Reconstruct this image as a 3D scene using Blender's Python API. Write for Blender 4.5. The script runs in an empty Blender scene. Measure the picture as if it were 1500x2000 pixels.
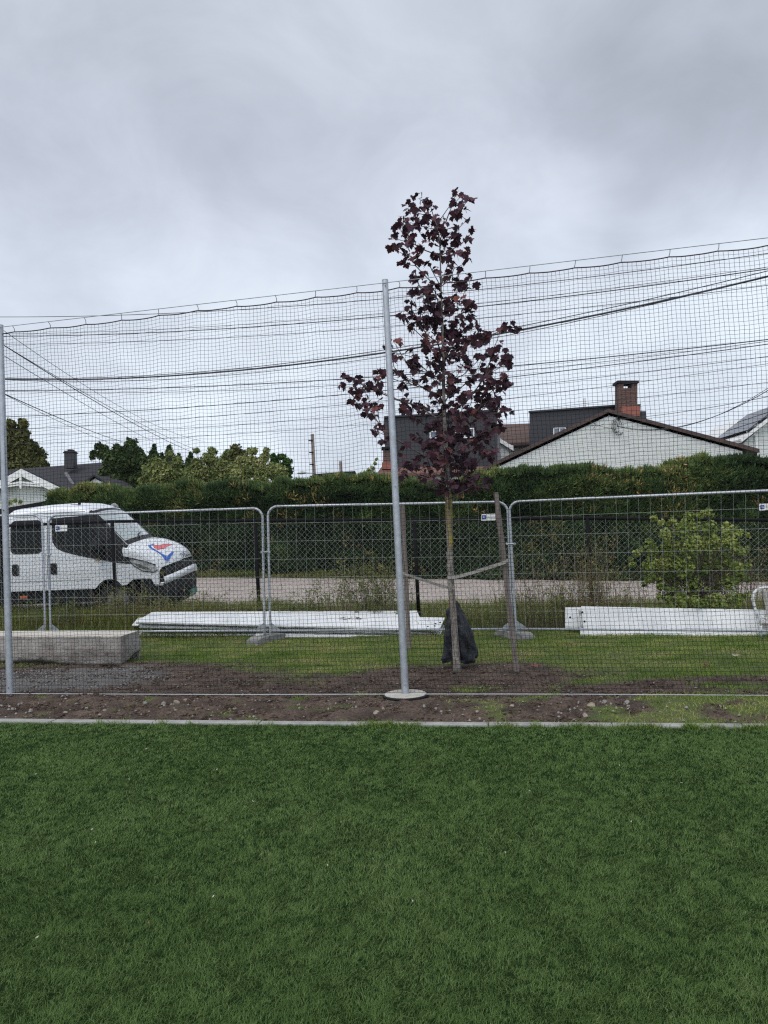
import bpy, bmesh, math, random
import numpy as np
from mathutils import Vector, Matrix, Euler

# ------------------------------------------------------------------ camera
S = bpy.context.scene
C = S.collection
F_PX = 1445.0                      # focal length in photo pixels (1500 x 2000)
EYE = 1.55
ROLL = math.atan(0.035)
PITCH = math.atan(55 / F_PX)
fwd = Vector((0, math.cos(PITCH), math.sin(PITCH)))
up0 = Vector((0, -math.sin(PITCH), math.cos(PITCH)))
rt0 = Vector((1, 0, 0))
RT = math.cos(ROLL) * rt0 - math.sin(ROLL) * up0
UP = math.sin(ROLL) * rt0 + math.cos(ROLL) * up0
cam_d = bpy.data.cameras.new('camera')
cam = bpy.data.objects.new('camera', cam_d)
C.objects.link(cam)
m3 = Matrix((RT, UP, -fwd)).transposed()
cam.matrix_world = Matrix.Translation((0, 0, EYE)) @ m3.to_4x4()
cam_d.sensor_fit = 'VERTICAL'
cam_d.sensor_height = 36.0
cam_d.lens = 36.0 * F_PX / 2000
cam_d.clip_start = 0.05
cam_d.clip_end = 3000
S.camera = cam
S.cycles.use_denoising = False
S.cycles.filter_width = 1.25
S.cycles.max_bounces = 6
S.cycles.sample_clamp_indirect = 4
ORG = Vector((0, 0, EYE))


def ray(px, py):
    return (RT * (px - 750) - UP * (py - 1000) + fwd * F_PX)


def P(px, py, Y):
    """point seen at photo pixel px,py that stands Y metres away from the camera (world Y)"""
    r = ray(px, py)
    return ORG + r * (Y / r.y)


def G(px, py, z=0.0):
    r = ray(px, py)
    return ORG + r * ((z - EYE) / r.z)


def proj(p):
    d = Vector(p) - ORG
    w = d.dot(fwd)
    return 750 + F_PX * d.dot(RT) / w, 1000 - F_PX * d.dot(UP) / w


# ------------------------------------------------------------------ world + sun
S.view_settings.view_transform = 'Standard'
S.view_settings.look = 'None'
S.view_settings.exposure = 0.0
S.view_settings.gamma = 1.0
SUN_EL, SUN_AZ = math.radians(52), math.radians(208)
W = bpy.data.worlds.new('World')
S.world = W
W.use_nodes = True
nt = W.node_tree
nt.nodes.clear()


def N(t, typ, **kw):
    n = t.nodes.new(typ)
    for k, v in kw.items():
        if k.startswith('i_'):
            key = k[2:]
            n.inputs[int(key) if key.isdigit() else key.replace('_', ' ')].default_value = v
        else:
            setattr(n, k, v)
    return n


L = nt.links.new
tc = N(nt, 'ShaderNodeTexCoord')
# clouds: project the view direction on a flat deck so they flatten toward the horizon
sep = N(nt, 'ShaderNodeSeparateXYZ'); L(tc.outputs['Generated'], sep.inputs[0])
zz = N(nt, 'ShaderNodeMath', operation='MAXIMUM', i_1=0.0); L(sep.outputs[2], zz.inputs[0])
za = N(nt, 'ShaderNodeMath', operation='ADD', i_1=0.42); L(zz.outputs[0], za.inputs[0])
dx = N(nt, 'ShaderNodeMath', operation='DIVIDE'); L(sep.outputs[0], dx.inputs[0]); L(za.outputs[0], dx.inputs[1])
dy = N(nt, 'ShaderNodeMath', operation='DIVIDE'); L(sep.outputs[1], dy.inputs[0]); L(za.outputs[0], dy.inputs[1])
cmb = N(nt, 'ShaderNodeCombineXYZ'); L(dx.outputs[0], cmb.inputs[0]); L(dy.outputs[0], cmb.inputs[1])
mp = N(nt, 'ShaderNodeMapping'); L(cmb.outputs[0], mp.inputs[0])
mp.inputs['Location'].default_value = (5.3, 1.7, 0.0)
mp.inputs['Rotation'].default_value = (0, 0, math.radians(-18))
mp.inputs['Scale'].default_value = (1.0, 1.0, 1.0)
n1 = N(nt, 'ShaderNodeTexNoise', i_Scale=1.3, i_Detail=5.0, i_Roughness=0.45, i_Distortion=0.25); L(mp.outputs[0], n1.inputs['Vector'])
n2 = N(nt, 'ShaderNodeTexNoise', i_Scale=4.2, i_Detail=7.0, i_Roughness=0.58, i_Distortion=0.5); L(mp.outputs[0], n2.inputs['Vector'])
mixn = N(nt, 'ShaderNodeMath', operation='MULTIPLY_ADD', i_1=0.30); L(n2.outputs[0], mixn.inputs[0])
ml = N(nt, 'ShaderNodeMath', operation='MULTIPLY_ADD', i_1=0.50, i_2=0.155); L(n1.outputs[0], ml.inputs[0]); L(ml.outputs[0], mixn.inputs[2])
# darker and thinner parts of the deck stand at these directions (photo pixels, size, amount)
wn = N(nt, 'ShaderNodeTexNoise', i_Scale=2.6, i_Detail=4.0, i_Roughness=0.55); L(tc.outputs['Generated'], wn.inputs['Vector'])
ws = N(nt, 'ShaderNodeVectorMath', operation='SUBTRACT'); ws.inputs[1].default_value = (.5, .5, .5); L(wn.outputs['Color'], ws.inputs[0])
wv = N(nt, 'ShaderNodeVectorMath', operation='MULTIPLY_ADD'); wv.inputs[1].default_value = (.42, .42, .42); L(ws.outputs[0], wv.inputs[0]); L(tc.outputs['Generated'], wv.inputs[2])
acc = mixn.outputs[0]
for bx_, by_, br_, am_ in ((1480, 200, 260, -.09), (1300, 150, 260, -.045), (1300, 270, 200, -.045), (1130, 400, 190, .075), (1330, 360, 130, .06), (1500, 470, 200, .03),
                           (700, 330, 260, .03), (430, 560, 170, .045), (330, 420, 190, -.045), (640, 400, 150, -.035), (1010, 430, 130, -.045), (60, 330, 330, .02),
                           (120, 60, 220, -.03), (700, -60, 420, -.02), (560, 90, 200, .02), (300, 760, 260, .04), (1100, 650, 300, .05), (1420, 300, 120, -.03), (250, 640, 90, .02)):
    d0 = ray(bx_, by_).normalized()
    ds = N(nt, 'ShaderNodeVectorMath', operation='DISTANCE'); ds.inputs[1].default_value = d0; L(wv.outputs[0], ds.inputs[0])
    mr_ = N(nt, 'ShaderNodeMapRange', interpolation_type='SMOOTHERSTEP', i_1=br_ * 1.5 / F_PX, i_2=0.0, i_3=0.0, i_4=am_); L(ds.outputs['Value'], mr_.inputs[0])
    ad_ = N(nt, 'ShaderNodeMath', operation='ADD'); L(acc, ad_.inputs[0]); L(mr_.outputs[0], ad_.inputs[1]); acc = ad_.outputs[0]
rmp = N(nt, 'ShaderNodeValToRGB'); L(acc, rmp.inputs[0])
cr = rmp.color_ramp
cr.elements[0].position = 0.30; cr.elements[0].color = (0.415, 0.457, 0.535, 1)
cr.elements[1].position = 0.68; cr.elements[1].color = (0.83, 0.91, 1.02, 1)
e = cr.elements.new(0.42); e.color = (0.52, 0.563, 0.66, 1)
e = cr.elements.new(0.50); e.color = (0.615, 0.668, 0.775, 1)
e = cr.elements.new(0.58); e.color = (0.71, 0.767, 0.88, 1)
# brighter band low in the sky as under any thick cloud deck
el = N(nt, 'ShaderNodeValToRGB'); L(sep.outputs[2], el.inputs[0])
el.color_ramp.elements[0].position = 0.0; el.color_ramp.elements[0].color = (1.14, 1.16, 1.14, 1)
el.color_ramp.elements[1].position = 0.75; el.color_ramp.elements[1].color = (1.0, 0.99, 0.97, 1)
e = el.color_ramp.elements.new(0.22); e.color = (1.10, 1.12, 1.10, 1)
e = el.color_ramp.elements.new(0.45); e.color = (1.0, 1.0, 1.0, 1)
mul = N(nt, 'ShaderNodeMix', data_type='RGBA', blend_type='MULTIPLY'); mul.inputs[0].default_value = 1.0
L(rmp.outputs[0], mul.inputs[6]); L(el.outputs[0], mul.inputs[7])
sky = N(nt, 'ShaderNodeTexSky', sky_type='NISHITA', sun_disc=False, sun_elevation=SUN_EL, sun_rotation=SUN_AZ)
skm = N(nt, 'ShaderNodeMix', data_type='RGBA', blend_type='MIX'); skm.inputs[0].default_value = 0.06
sks = N(nt, 'ShaderNodeVectorMath', operation='SCALE'); sks.inputs['Scale'].default_value = 0.08
L(sky.outputs[0], sks.inputs[0])
L(mul.outputs[2], skm.inputs[6]); L(sks.outputs[0], skm.inputs[7])
# unseen sky behind the camera, boosted to light surfaces that face the camera
bk = N(nt, 'ShaderNodeMapRange', i_1=0.1, i_2=-0.7, i_3=1.0, i_4=1.55); L(sep.outputs[1], bk.inputs[0])
bks = N(nt, 'ShaderNodeVectorMath', operation='SCALE'); L(skm.outputs[2], bks.inputs[0]); L(bk.outputs[0], bks.inputs['Scale'])
bg = N(nt, 'ShaderNodeBackground', i_Strength=1.0); L(bks.outputs[0], bg.inputs[0])
wo = N(nt, 'ShaderNodeOutputWorld'); L(bg.outputs[0], wo.inputs[0])

sd = bpy.data.lights.new('sun', 'SUN')
sd.energy = 1.5; sd.angle = math.radians(40); sd.color = (1.0, 0.93, 0.83)
so = bpy.data.objects.new('sun', sd); C.objects.link(so)
# sun high, a little behind-left of the camera (very soft)
sdir = Vector((math.sin(SUN_AZ) * math.cos(SUN_EL), math.cos(SUN_AZ) * math.cos(SUN_EL), math.sin(SUN_EL)))
so.rotation_euler = sdir.to_track_quat('Z', 'Y').to_euler()
so.location = (0, 0, 30)

# ------------------------------------------------------------------ helpers
rng = np.random.default_rng(11)
random.seed(4)


def tag(o, label=None, cat=None, group=None, kind=None):
    if label: o['label'] = label
    if cat: o['category'] = cat
    if group: o['group'] = group
    if kind: o['kind'] = kind
    return o


def empty(name, loc, label=None, cat=None, group=None, rz=0):
    o = bpy.data.objects.new(name, None)
    o.empty_display_size = 0.2
    C.objects.link(o); o.location = loc; o.rotation_euler = (0, 0, rz)
    tag(o, label, cat, group)
    return o


def link(name, me, mat, parent=None, smooth=False):
    """world-space mesh as one object; parents keep it where it is"""
    o = bpy.data.objects.new(name, me)
    C.objects.link(o)
    if mat is not None:
        for q in (mat if isinstance(mat, (list, tuple)) else [mat]):
            me.materials.append(q)
    if smooth:
        me.polygons.foreach_set('use_smooth', [True] * len(me.polygons))
    if parent is not None:
        par = parent
        mw = Matrix.Identity(4)
        chain = []
        while par is not None:
            chain.append(par); par = par.parent
        for q in reversed(chain):
            mw = mw @ q.matrix_parent_inverse @ Matrix.LocRotScale(q.location, q.rotation_euler, q.scale)
        o.parent = parent
        o.matrix_parent_inverse = mw.inverted()
    return o


def mesh(name, v, f):
    me = bpy.data.meshes.new(name)
    me.from_pydata([tuple(p) for p in v], [], f)
    me.update()
    return me


def fast(name, verts, tris, rnd=None, extra=None):
    """triangle mesh from numpy arrays, with a float point attribute 'rnd'"""
    me = bpy.data.meshes.new(name)
    verts = np.asarray(verts, dtype=np.float32).reshape(-1, 3)
    tris = np.asarray(tris, dtype=np.int32).reshape(-1, 3)
    me.vertices.add(len(verts)); me.vertices.foreach_set('co', verts.ravel())
    me.loops.add(tris.size); me.loops.foreach_set('vertex_index', tris.ravel())
    me.polygons.add(len(tris)); me.polygons.foreach_set('loop_start', np.arange(0, tris.size, 3, dtype=np.int32))
    me.update(calc_edges=True)
    if rnd is not None:
        a = me.attributes.new('rnd', 'FLOAT', 'POINT'); a.data.foreach_set('value', np.asarray(rnd, dtype=np.float32))
    if extra:
        for k, arr in extra.items():
            a = me.attributes.new(k, 'FLOAT', 'POINT'); a.data.foreach_set('value', np.asarray(arr, dtype=np.float32))
    return me


class MB:
    """collects simple shapes into one mesh"""
    def __init__(s): s.v = []; s.f = []

    def add(s, v, f):
        o = len(s.v); s.v += [Vector(p) for p in v]; s.f += [tuple(i + o for i in q) for q in f]; return s

    def box(s, c, size, rz=0.0, M=None):
        hx, hy, hz = size[0] / 2, size[1] / 2, size[2] / 2
        R = M if M is not None else Matrix.Rotation(rz, 3, 'Z')
        v = [Vector(c) + R @ Vector((x * hx, y * hy, z * hz)) for x in (-1, 1) for y in (-1, 1) for z in (-1, 1)]
        return s.add(v, [(0, 1, 3, 2), (4, 6, 7, 5), (0, 4, 5, 1), (2, 3, 7, 6), (0, 2, 6, 4), (1, 5, 7, 3)])

    def tube(s, pts, r, n=8, cap=True):
        pts = [Vector(p) for p in pts]
        rs = r if isinstance(r, (list, tuple)) else [r] * len(pts)
        o = len(s.v)
        T = None
        for i, p in enumerate(pts):
            d = (pts[min(i + 1, len(pts) - 1)] - pts[max(i - 1, 0)])
            if d.length < 1e-9: d = Vector((0, 0, 1))
            d.normalize()
            if T is None:
                T = d.orthogonal().normalized()
            else:
                T = (T - d * T.dot(d))
                T = T.normalized() if T.length > 1e-6 else d.orthogonal().normalized()
            B = d.cross(T)
            for k in range(n):
                a = 2 * math.pi * k / n
                s.v.append(p + (T * math.cos(a) + B * math.sin(a)) * rs[i])
        for i in range(len(pts) - 1):
            for k in range(n):
                a = o + i * n + k; b = o + i * n + (k + 1) % n
                s.f.append((a, b, b + n, a + n))
        if cap:
            s.f.append(tuple(o + k for k in range(n))[::-1])
            s.f.append(tuple(o + (len(pts) - 1) * n + k for k in range(n)))
        return s

    def prism(s, poly, d):
        """closed polygon (3-D points) pushed along vector d"""
        n = len(poly); d = Vector(d)
        v = [Vector(p) for p in poly] + [Vector(p) + d for p in poly]
        return s.add(v, [tuple(range(n))[::-1], tuple(range(n, 2 * n))] + [(i, (i + 1) % n, (i + 1) % n + n, i + n) for i in range(n)])

    def build(s, name, mat, parent=None, smooth=False, bevel=0.0, seg=2):
        me = mesh(name, s.v, s.f)
        bm = bmesh.new(); bm.from_mesh(me)
        bmesh.ops.recalc_face_normals(bm, faces=bm.faces)
        bm.to_mesh(me); bm.free()
        o = link(name, me, mat, parent, smooth)
        if bevel > 0:
            md = o.modifiers.new('bevel', 'BEVEL'); md.width = bevel; md.segments = seg; md.limit_method = 'ANGLE'
        return o


def arc(c, r, a0, a1, ex, ey, n=7):
    return [Vector(c) + (Vector(ex) * math.cos(a0 + (a1 - a0) * i / n) + Vector(ey) * math.sin(a0 + (a1 - a0) * i / n)) * r for i in range(n + 1)]


# smooth value noise in numpy
def _hash(ix, iy, seed):
    h = (ix.astype(np.int64) * 374761393 + iy.astype(np.int64) * 668265263 + seed * 1442695041) & 0x7fffffff
    h = ((h ^ (h >> 13)) * 1274126177) & 0x7fffffff
    return ((h ^ (h >> 16)) & 0xffff) / 65535.0


def vnoise(x, y, seed=0):
    x = np.asarray(x, float); y = np.asarray(y, float)
    ix = np.floor(x); iy = np.floor(y); fx = x - ix; fy = y - iy
    fx = fx * fx * (3 - 2 * fx); fy = fy * fy * (3 - 2 * fy)
    a = _hash(ix, iy, seed); b = _hash(ix + 1, iy, seed); c = _hash(ix, iy + 1, seed); d = _hash(ix + 1, iy + 1, seed)
    return (a * (1 - fx) + b * fx) * (1 - fy) + (c * (1 - fx) + d * fx) * fy


def fbm(x, y, seed=0, oct=4, gain=0.5):
    t = 0; a = 1; s = 0
    for i in range(oct):
        t = t + a * vnoise(x * 2 ** i, y * 2 ** i, seed + i * 17); s += a; a *= gain
    return t / s


def sstep(a, b, x):
    t = np.clip((np.asarray(x, float) - a) / (b - a), 0, 1)
    return t * t * (3 - 2 * t)


# ------------------------------------------------------------------ materials
def pmat(name, col, rough=0.7, col2=None, scale=5.0, detail=4.0, lo=0.35, hi=0.65, bump=0.0, bscale=None, metal=0.0,
         spec=0.5, stretch=None, emit=None, coat=0.0):
    m = bpy.data.materials.new(name); m.use_nodes = True
    t = m.node_tree; t.nodes.clear()
    out = N(t, 'ShaderNodeOutputMaterial'); b = N(t, 'ShaderNodeBsdfPrincipled')
    t.links.new(b.outputs[0], out.inputs[0])
    b.inputs['Roughness'].default_value = rough
    b.inputs['Metallic'].default_value = metal
    b.inputs['Specular IOR Level'].default_value = spec
    b.inputs['Coat Weight'].default_value = coat
    b.inputs['Base Color'].default_value = (*col, 1)
    c = N(t, 'ShaderNodeTexCoord'); mpn = N(t, 'ShaderNodeMapping'); t.links.new(c.outputs['Object'], mpn.inputs[0])
    if stretch: mpn.inputs['Scale'].default_value = stretch
    if col2 is not None:
        n = N(t, 'ShaderNodeTexNoise', i_Scale=scale, i_Detail=detail, i_Roughness=0.6); t.links.new(mpn.outputs[0], n.inputs['Vector'])
        r = N(t, 'ShaderNodeValToRGB'); t.links.new(n.outputs[0], r.inputs[0])
        r.color_ramp.elements[0].position = lo; r.color_ramp.elements[0].color = (*col, 1)
        r.color_ramp.elements[1].position = hi; r.color_ramp.elements[1].color = (*col2, 1)
        t.links.new(r.outputs[0], b.inputs['Base Color'])
    if bump > 0:
        n = N(t, 'ShaderNodeTexNoise', i_Scale=bscale or scale * 3, i_Detail=5.0); t.links.new(mpn.outputs[0], n.inputs['Vector'])
        bp = N(t, 'ShaderNodeBump', i_Strength=bump, i_Distance=0.02); t.links.new(n.outputs[0], bp.inputs['Height'])
        t.links.new(bp.outputs[0], b.inputs['Normal'])
    return m


def leafmat(name, stops, rough=0.75, trans=0.25, spec=0.15, attr='rnd', patch=None):
    """leaf / blade colour taken from the per-leaf value 'rnd' through a ramp"""
    m = bpy.data.materials.new(name); m.use_nodes = True
    t = m.node_tree; t.nodes.clear()
    out = N(t, 'ShaderNodeOutputMaterial'); b = N(t, 'ShaderNodeBsdfPrincipled')
    b.inputs['Roughness'].default_value = rough; b.inputs['Specular IOR Level'].default_value = spec
    a = N(t, 'ShaderNodeAttribute', attribute_name=attr)
    r = N(t, 'ShaderNodeValToRGB'); t.links.new(a.outputs['Fac'], r.inputs[0])
    els = r.color_ramp.elements
    els[0].position = stops[0][0]; els[0].color = (*stops[0][1], 1)
    els[1].position = stops[-1][0]; els[1].color = (*stops[-1][1], 1)
    for p_, c_ in stops[1:-1]:
        q = els.new(p_); q.color = (*c_, 1)
    colout = r.outputs[0]
    t.links.new(colout, b.inputs['Base Color'])
    tr = N(t, 'ShaderNodeBsdfTranslucent'); t.links.new(colout, tr.inputs[0])
    mx = N(t, 'ShaderNodeMixShader', i_0=trans)
    t.links.new(b.outputs[0], mx.inputs[1]); t.links.new(tr.outputs[0], mx.inputs[2]); t.links.new(mx.outputs[0], out.inputs[0])
    return m


def linemat(name, col, col2, period, axis='Z', rough=0.6, width=0.12, bump=0.5, brick=None, noise=0.15):
    """boarding / tiles: thin joints repeated every `period` metres along an axis of the object"""
    m = bpy.data.materials.new(name); m.use_nodes = True
    t = m.node_tree; t.nodes.clear()
    out = N(t, 'ShaderNodeOutputMaterial'); b = N(t, 'ShaderNodeBsdfPrincipled'); t.links.new(b.outputs[0], out.inputs[0])
    b.inputs['Roughness'].default_value = rough
    c = N(t, 'ShaderNodeTexCoord')
    sp = N(t, 'ShaderNodeSeparateXYZ'); t.links.new(c.outputs['Object'], sp.inputs[0])
    d = N(t, 'ShaderNodeMath', operation='DIVIDE', i_1=period); t.links.new(sp.outputs['XYZ'.index(axis)], d.inputs[0])
    fr = N(t, 'ShaderNodeMath', operation='FRACT'); t.links.new(d.outputs[0], fr.inputs[0])
    r = N(t, 'ShaderNodeValToRGB'); t.links.new(fr.outputs[0], r.inputs[0])
    r.color_ramp.elements[0].position = width * 0.4; r.color_ramp.elements[0].color = (*col2, 1)
    r.color_ramp.elements[1].position = width; r.color_ramp.elements[1].color = (*col, 1)
    n = N(t, 'ShaderNodeTexNoise', i_Scale=2.5, i_Detail=6.0); t.links.new(c.outputs['Object'], n.inputs['Vector'])
    mr = N(t, 'ShaderNodeMapRange', i_3=1 - noise, i_4=1 + noise); t.links.new(n.outputs[0], mr.inputs[0])
    mx = N(t, 'ShaderNodeMix', data_type='RGBA', blend_type='MULTIPLY'); mx.inputs[0].default_value = 1
    t.links.new(r.outputs[0], mx.inputs[6]); t.links.new(mr.outputs[0], mx.inputs[7]); t.links.new(mx.outputs[2], b.inputs['Base Color'])
    bp = N(t, 'ShaderNodeBump', i_Strength=bump, i_Distance=0.02); t.links.new(fr.outputs[0], bp.inputs['Height']); t.links.new(bp.outputs[0], b.inputs['Normal'])
    return m


def brickmat(name, c1, c2, mortar, scale=1.0, bw=0.23, bh=0.075):
    m = bpy.data.materials.new(name); m.use_nodes = True
    t = m.node_tree; t.nodes.clear()
    out = N(t, 'ShaderNodeOutputMaterial'); b = N(t, 'ShaderNodeBsdfPrincipled'); t.links.new(b.outputs[0], out.inputs[0])
    b.inputs['Roughness'].default_value = 0.9
    c = N(t, 'ShaderNodeTexCoord'); sp = N(t, 'ShaderNodeSeparateXYZ'); t.links.new(c.outputs['Object'], sp.inputs[0])
    ad = N(t, 'ShaderNodeMath', operation='ADD'); t.links.new(sp.outputs[0], ad.inputs[0]); t.links.new(sp.outputs[1], ad.inputs[1])
    cb = N(t, 'ShaderNodeCombineXYZ'); t.links.new(ad.outputs[0], cb.inputs[0]); t.links.new(sp.outputs[2], cb.inputs[1])
    br = N(t, 'ShaderNodeTexBrick', i_Scale=scale); t.links.new(cb.outputs[0], br.inputs['Vector'])
    br.inputs['Color1'].default_value = (*c1, 1); br.inputs['Color2'].default_value = (*c2, 1); br.inputs['Mortar'].default_value = (*mortar, 1)
    br.inputs['Brick Width'].default_value = bw; br.inputs['Row Height'].default_value = bh; br.inputs['Mortar Size'].default_value = 0.012
    t.links.new(br.outputs[0], b.inputs['Base Color'])
    return m


M = {}
M['galv'] = pmat('galvanised_steel', (0.33, 0.35, 0.38), 0.45, (0.46, 0.49, 0.53), 14, lo=0.3, hi=0.7, metal=0.55, bump=0.05)
M['galv_dull'] = pmat('dull_galvanised_steel', (0.24, 0.27, 0.28), 0.5, (0.36, 0.39, 0.41), 10, metal=0.5)
M['galv_wire'] = pmat('galvanised_wire', (0.34, 0.37, 0.35), 0.5, metal=0.3)
M['chain_wire'] = pmat('chain_link_wire', (0.27, 0.30, 0.28), 0.55, metal=0.2)
M['black_steel'] = pmat('black_painted_steel', (0.010, 0.010, 0.012), 0.8, spec=.1)
M['net'] = pmat('black_net_cord', (0.020, 0.019, 0.022), 0.9, spec=.1)
M['rope'] = pmat('dark_brown_rope', (0.06, 0.04, 0.045), 0.85)
M['cable'] = pmat('black_cable', (0.03, 0.03, 0.036), 0.6)
M['concrete'] = pmat('concrete', (0.30, 0.29, 0.27), 0.9, (0.42, 0.41, 0.38), 9, bump=0.3, bscale=60)
M['disc'] = pmat('pale_concrete', (0.36, 0.34, 0.30), 0.9, (0.50, 0.48, 0.43), 12, bump=0.3, bscale=50)
M['kerb'] = pmat('kerb_concrete', (0.24, 0.25, 0.235), 0.9, (0.36, 0.36, 0.34), 7, bump=0.3, bscale=70)
M['asphalt'] = pmat('worn_asphalt', (0.33, 0.285, 0.26), 0.95, (0.43, 0.375, 0.345), 1.2, detail=8, bump=0.3, bscale=80)
M['white'] = pmat('white_paint', (0.74, 0.77, 0.80), 0.28, coat=0.3)
M['board'] = pmat('white_board', (0.56, 0.59, 0.61), 0.6, (0.70, 0.72, 0.74), 2.0, lo=0.3, hi=0.55, bump=0.03)
M['board_edge'] = pmat('dirty_board_edge', (0.20, 0.20, 0.19), 0.8, (0.5, 0.5, 0.48), 8)
M['glass'] = pmat('dark_glass', (0.008, 0.009, 0.010), 0.2, spec=0.12)
M['plastic'] = pmat('black_plastic', (0.016, 0.016, 0.018), 0.7, spec=.2)
M['rubber'] = pmat('tyre_rubber', (0.012, 0.012, 0.012), 0.85)
M['stake'] = pmat('weathered_wood', (0.13, 0.105, 0.095), 0.85, (0.21, 0.18, 0.165), 6, stretch=(6, 6, 0.6), bump=0.3)
M['stake_warm'] = pmat('orange_brown_wood', (0.16, 0.085, 0.045), 0.8, (0.25, 0.15, 0.09), 6, stretch=(6, 6, 0.6))
M['strap'] = pmat('grey_webbing', (0.20, 0.195, 0.18), 0.85, (0.29, 0.28, 0.26), 30)
# ------------------------------------------------------------------ key lines on the ground (X as a function gives Y)
KA, KB = G(0, 1412.5), G(1500, 1424)          # front edge of the kerb
ks = (KB.y - KA.y) / (KB.x - KA.x)


def kerbY(x): return KA.y + (np.asarray(x) - KA.x) * ks


NB1, NB2, NB3 = G(20, 1362), G(792, 1363), G(1500, 1366)   # foot of the net


def netY(x):
    x = np.asarray(x, float)
    return np.where(x < NB2.x, NB1.y + (x - NB1.x) * (NB2.y - NB1.y) / (NB2.x - NB1.x),
                    NB2.y + (x - NB2.x) * (NB3.y - NB2.y) / (NB3.x - NB2.x))


def gh(x, y):
    """height of the ground"""
    x = np.asarray(x, float); y = np.asarray(y, float)
    xc = np.clip(x, -20, 14)
    h = sstep(11.0, 13.8, y) * (0.12 - 0.02 * xc) + sstep(15.5, 24, y) * (0.17 - 0.02 * xc)
    bump = (fbm(x * 1.3, y * 1.3, 3) - 0.5) * 0.07 + (fbm(x * 7, y * 7, 5) - 0.5) * 0.03
    k = kerbY(x) + 0.1
    h = h + bump * sstep(0, 0.35, y - k) * (1 - sstep(14.5, 15.5, y) * 0.9)
    # little bank of soil behind the kerb, heap of gravel under the concrete block
    h = h + 0.03 * sstep(0.05, 0.4, y - k) * (1 - sstep(0.7, 1.6, y - k))
    h = h - np.clip(h, 0, 1) * np.exp(-(np.hypot(x - NB2.x, (y - NB2.y)) / .30) ** 4)
    return h


def gz(x, y): return float(gh(x, y))


def grassmask(x, y):
    """1 where the lawn has taken, 0 on bare soil"""
    x = np.asarray(x, float); y = np.asarray(y, float)
    d = y - netY(x)
    n = fbm(x * 1.2 + 3, y * 1.9, 21, 6, 0.68)
    m = sstep(0.44, 0.62, n - .08 + 0.40 * sstep(0.35, 1.3, d))
    # bare soil and gravel around the concrete block on the left
    left = sstep(-.35, -1.3, x + (y - 8.2) * 0.9 + (n - 0.5) * 2.4) * (1 - sstep(9.9, 10.5, y + (n - .5)))
    m = m * (1 - left)
    # soil round the maple and right in front
    r = np.hypot((x - 0.75) / 1.5, (y - 8.35) / 0.75)
    m = m * sstep(0.75, 1.25, r + (n - 0.5) * 0.9)
    r = np.hypot((x - 3.4) / 1.9, (y - 7.55) / 0.22)
    m = m * sstep(0.6, 1.2, r + (n - 0.5) * 1.2)
    # thin grass at the right end of the front strip
    strip = (d < 0.1)
    m = np.where(strip, sstep(0.55, 0.70, fbm(x * 3.3, y * 4.5, 44, 5, .65) + 0.22 * sstep(1.5, 2.6, x) - 0.08 * sstep(0.5, -2.5, x)), m)
    m = np.where(y > 11.2, np.maximum(m, sstep(11.2, 11.8, y)), m)
    return np.clip(m, 0, 1)


def gravelmask(x, y):
    x = np.asarray(x, float); y = np.asarray(y, float)
    n = fbm(x * 1.4, y * 1.4, 71, 4)
    return sstep(-2.6, -3.4, x + (n - 0.5) * 1.5) * sstep(8.0, 8.5, y + (n - 0.5) * .8) * (1 - sstep(9.6, 10.0, y))


# ground sheet ------------------------------------------------------
def axis(a, b, step, lo, hi, g=1.22):
    c = list(np.arange(a, b + step / 2, step))
    s = step; v = c[-1]
    while v < hi: s *= g; v += s; c.append(v)
    s = step; v = c[0]; pre = []
    while v > lo: s *= g; v -= s; pre.append(v)
    return np.array(pre[::-1] + c)


gx = axis(-7.4, 7.2, 0.045, -900, 900)
gy = axis(5.2, 12.6, 0.045, -60, 1500)
X, Y = np.meshgrid(gx, gy)
Z = gh(X, Y)
k = kerbY(X) + 0.09
Z = np.where(Y < k, -0.06, Z - 0.004)
Z = Z + ((vnoise(X * 22, Y * 22, 9) - 0.5) * 0.035 + (fbm(X * 6, Y * 8, 91, 4, .6) - .5) * .08) * (Y > k) * (Y < 12.5) * (1 - grassmask(X, Y) * .6)
gm = grassmask(X, Y); gv = gravelmask(X, Y)
Z = np.where((np.abs(Y - netY(X) + .045) < .09) & (np.abs(X) < 8), np.minimum(Z, .026), Z)
nx, ny = len(gx), len(gy)
V = np.stack([X, Y, Z], -1).reshape(-1, 3)
I = np.arange(nx * ny).reshape(ny, nx)
a, b, c, d = I[:-1, :-1].ravel(), I[:-1, 1:].ravel(), I[1:, 1:].ravel(), I[1:, :-1].ravel()
T = np.concatenate([np.stack([a, b, c], -1), np.stack([a, c, d], -1)])
me = fast('ground', V, T, gm.ravel(), {'gravel': gv.ravel()})
gmat = bpy.data.materials.new('soil_and_lawn'); gmat.use_nodes = True
t = gmat.node_tree; t.nodes.clear()
out = N(t, 'ShaderNodeOutputMaterial'); b_ = N(t, 'ShaderNodeBsdfPrincipled', i_Roughness=0.95); t.links.new(b_.outputs[0], out.inputs[0])
co = N(t, 'ShaderNodeTexCoord')
def ramp_noise(scale, c1, c2, lo=.35, hi=.65, det=8):
    n = N(t, 'ShaderNodeTexNoise', i_Scale=scale, i_Detail=det, i_Roughness=0.65); t.links.new(co.outputs['Object'], n.inputs['Vector'])
    r = N(t, 'ShaderNodeValToRGB'); t.links.new(n.outputs[0], r.inputs[0])
    r.color_ramp.elements[0].position = lo; r.color_ramp.elements[0].color = (*c1, 1)
    r.color_ramp.elements[1].position = hi; r.color_ramp.elements[1].color = (*c2, 1)
    return r.outputs[0], n.outputs[0]
soil, _ = ramp_noise(3.0, (0.042, 0.029, 0.022), (0.130, 0.094, 0.072))
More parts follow.
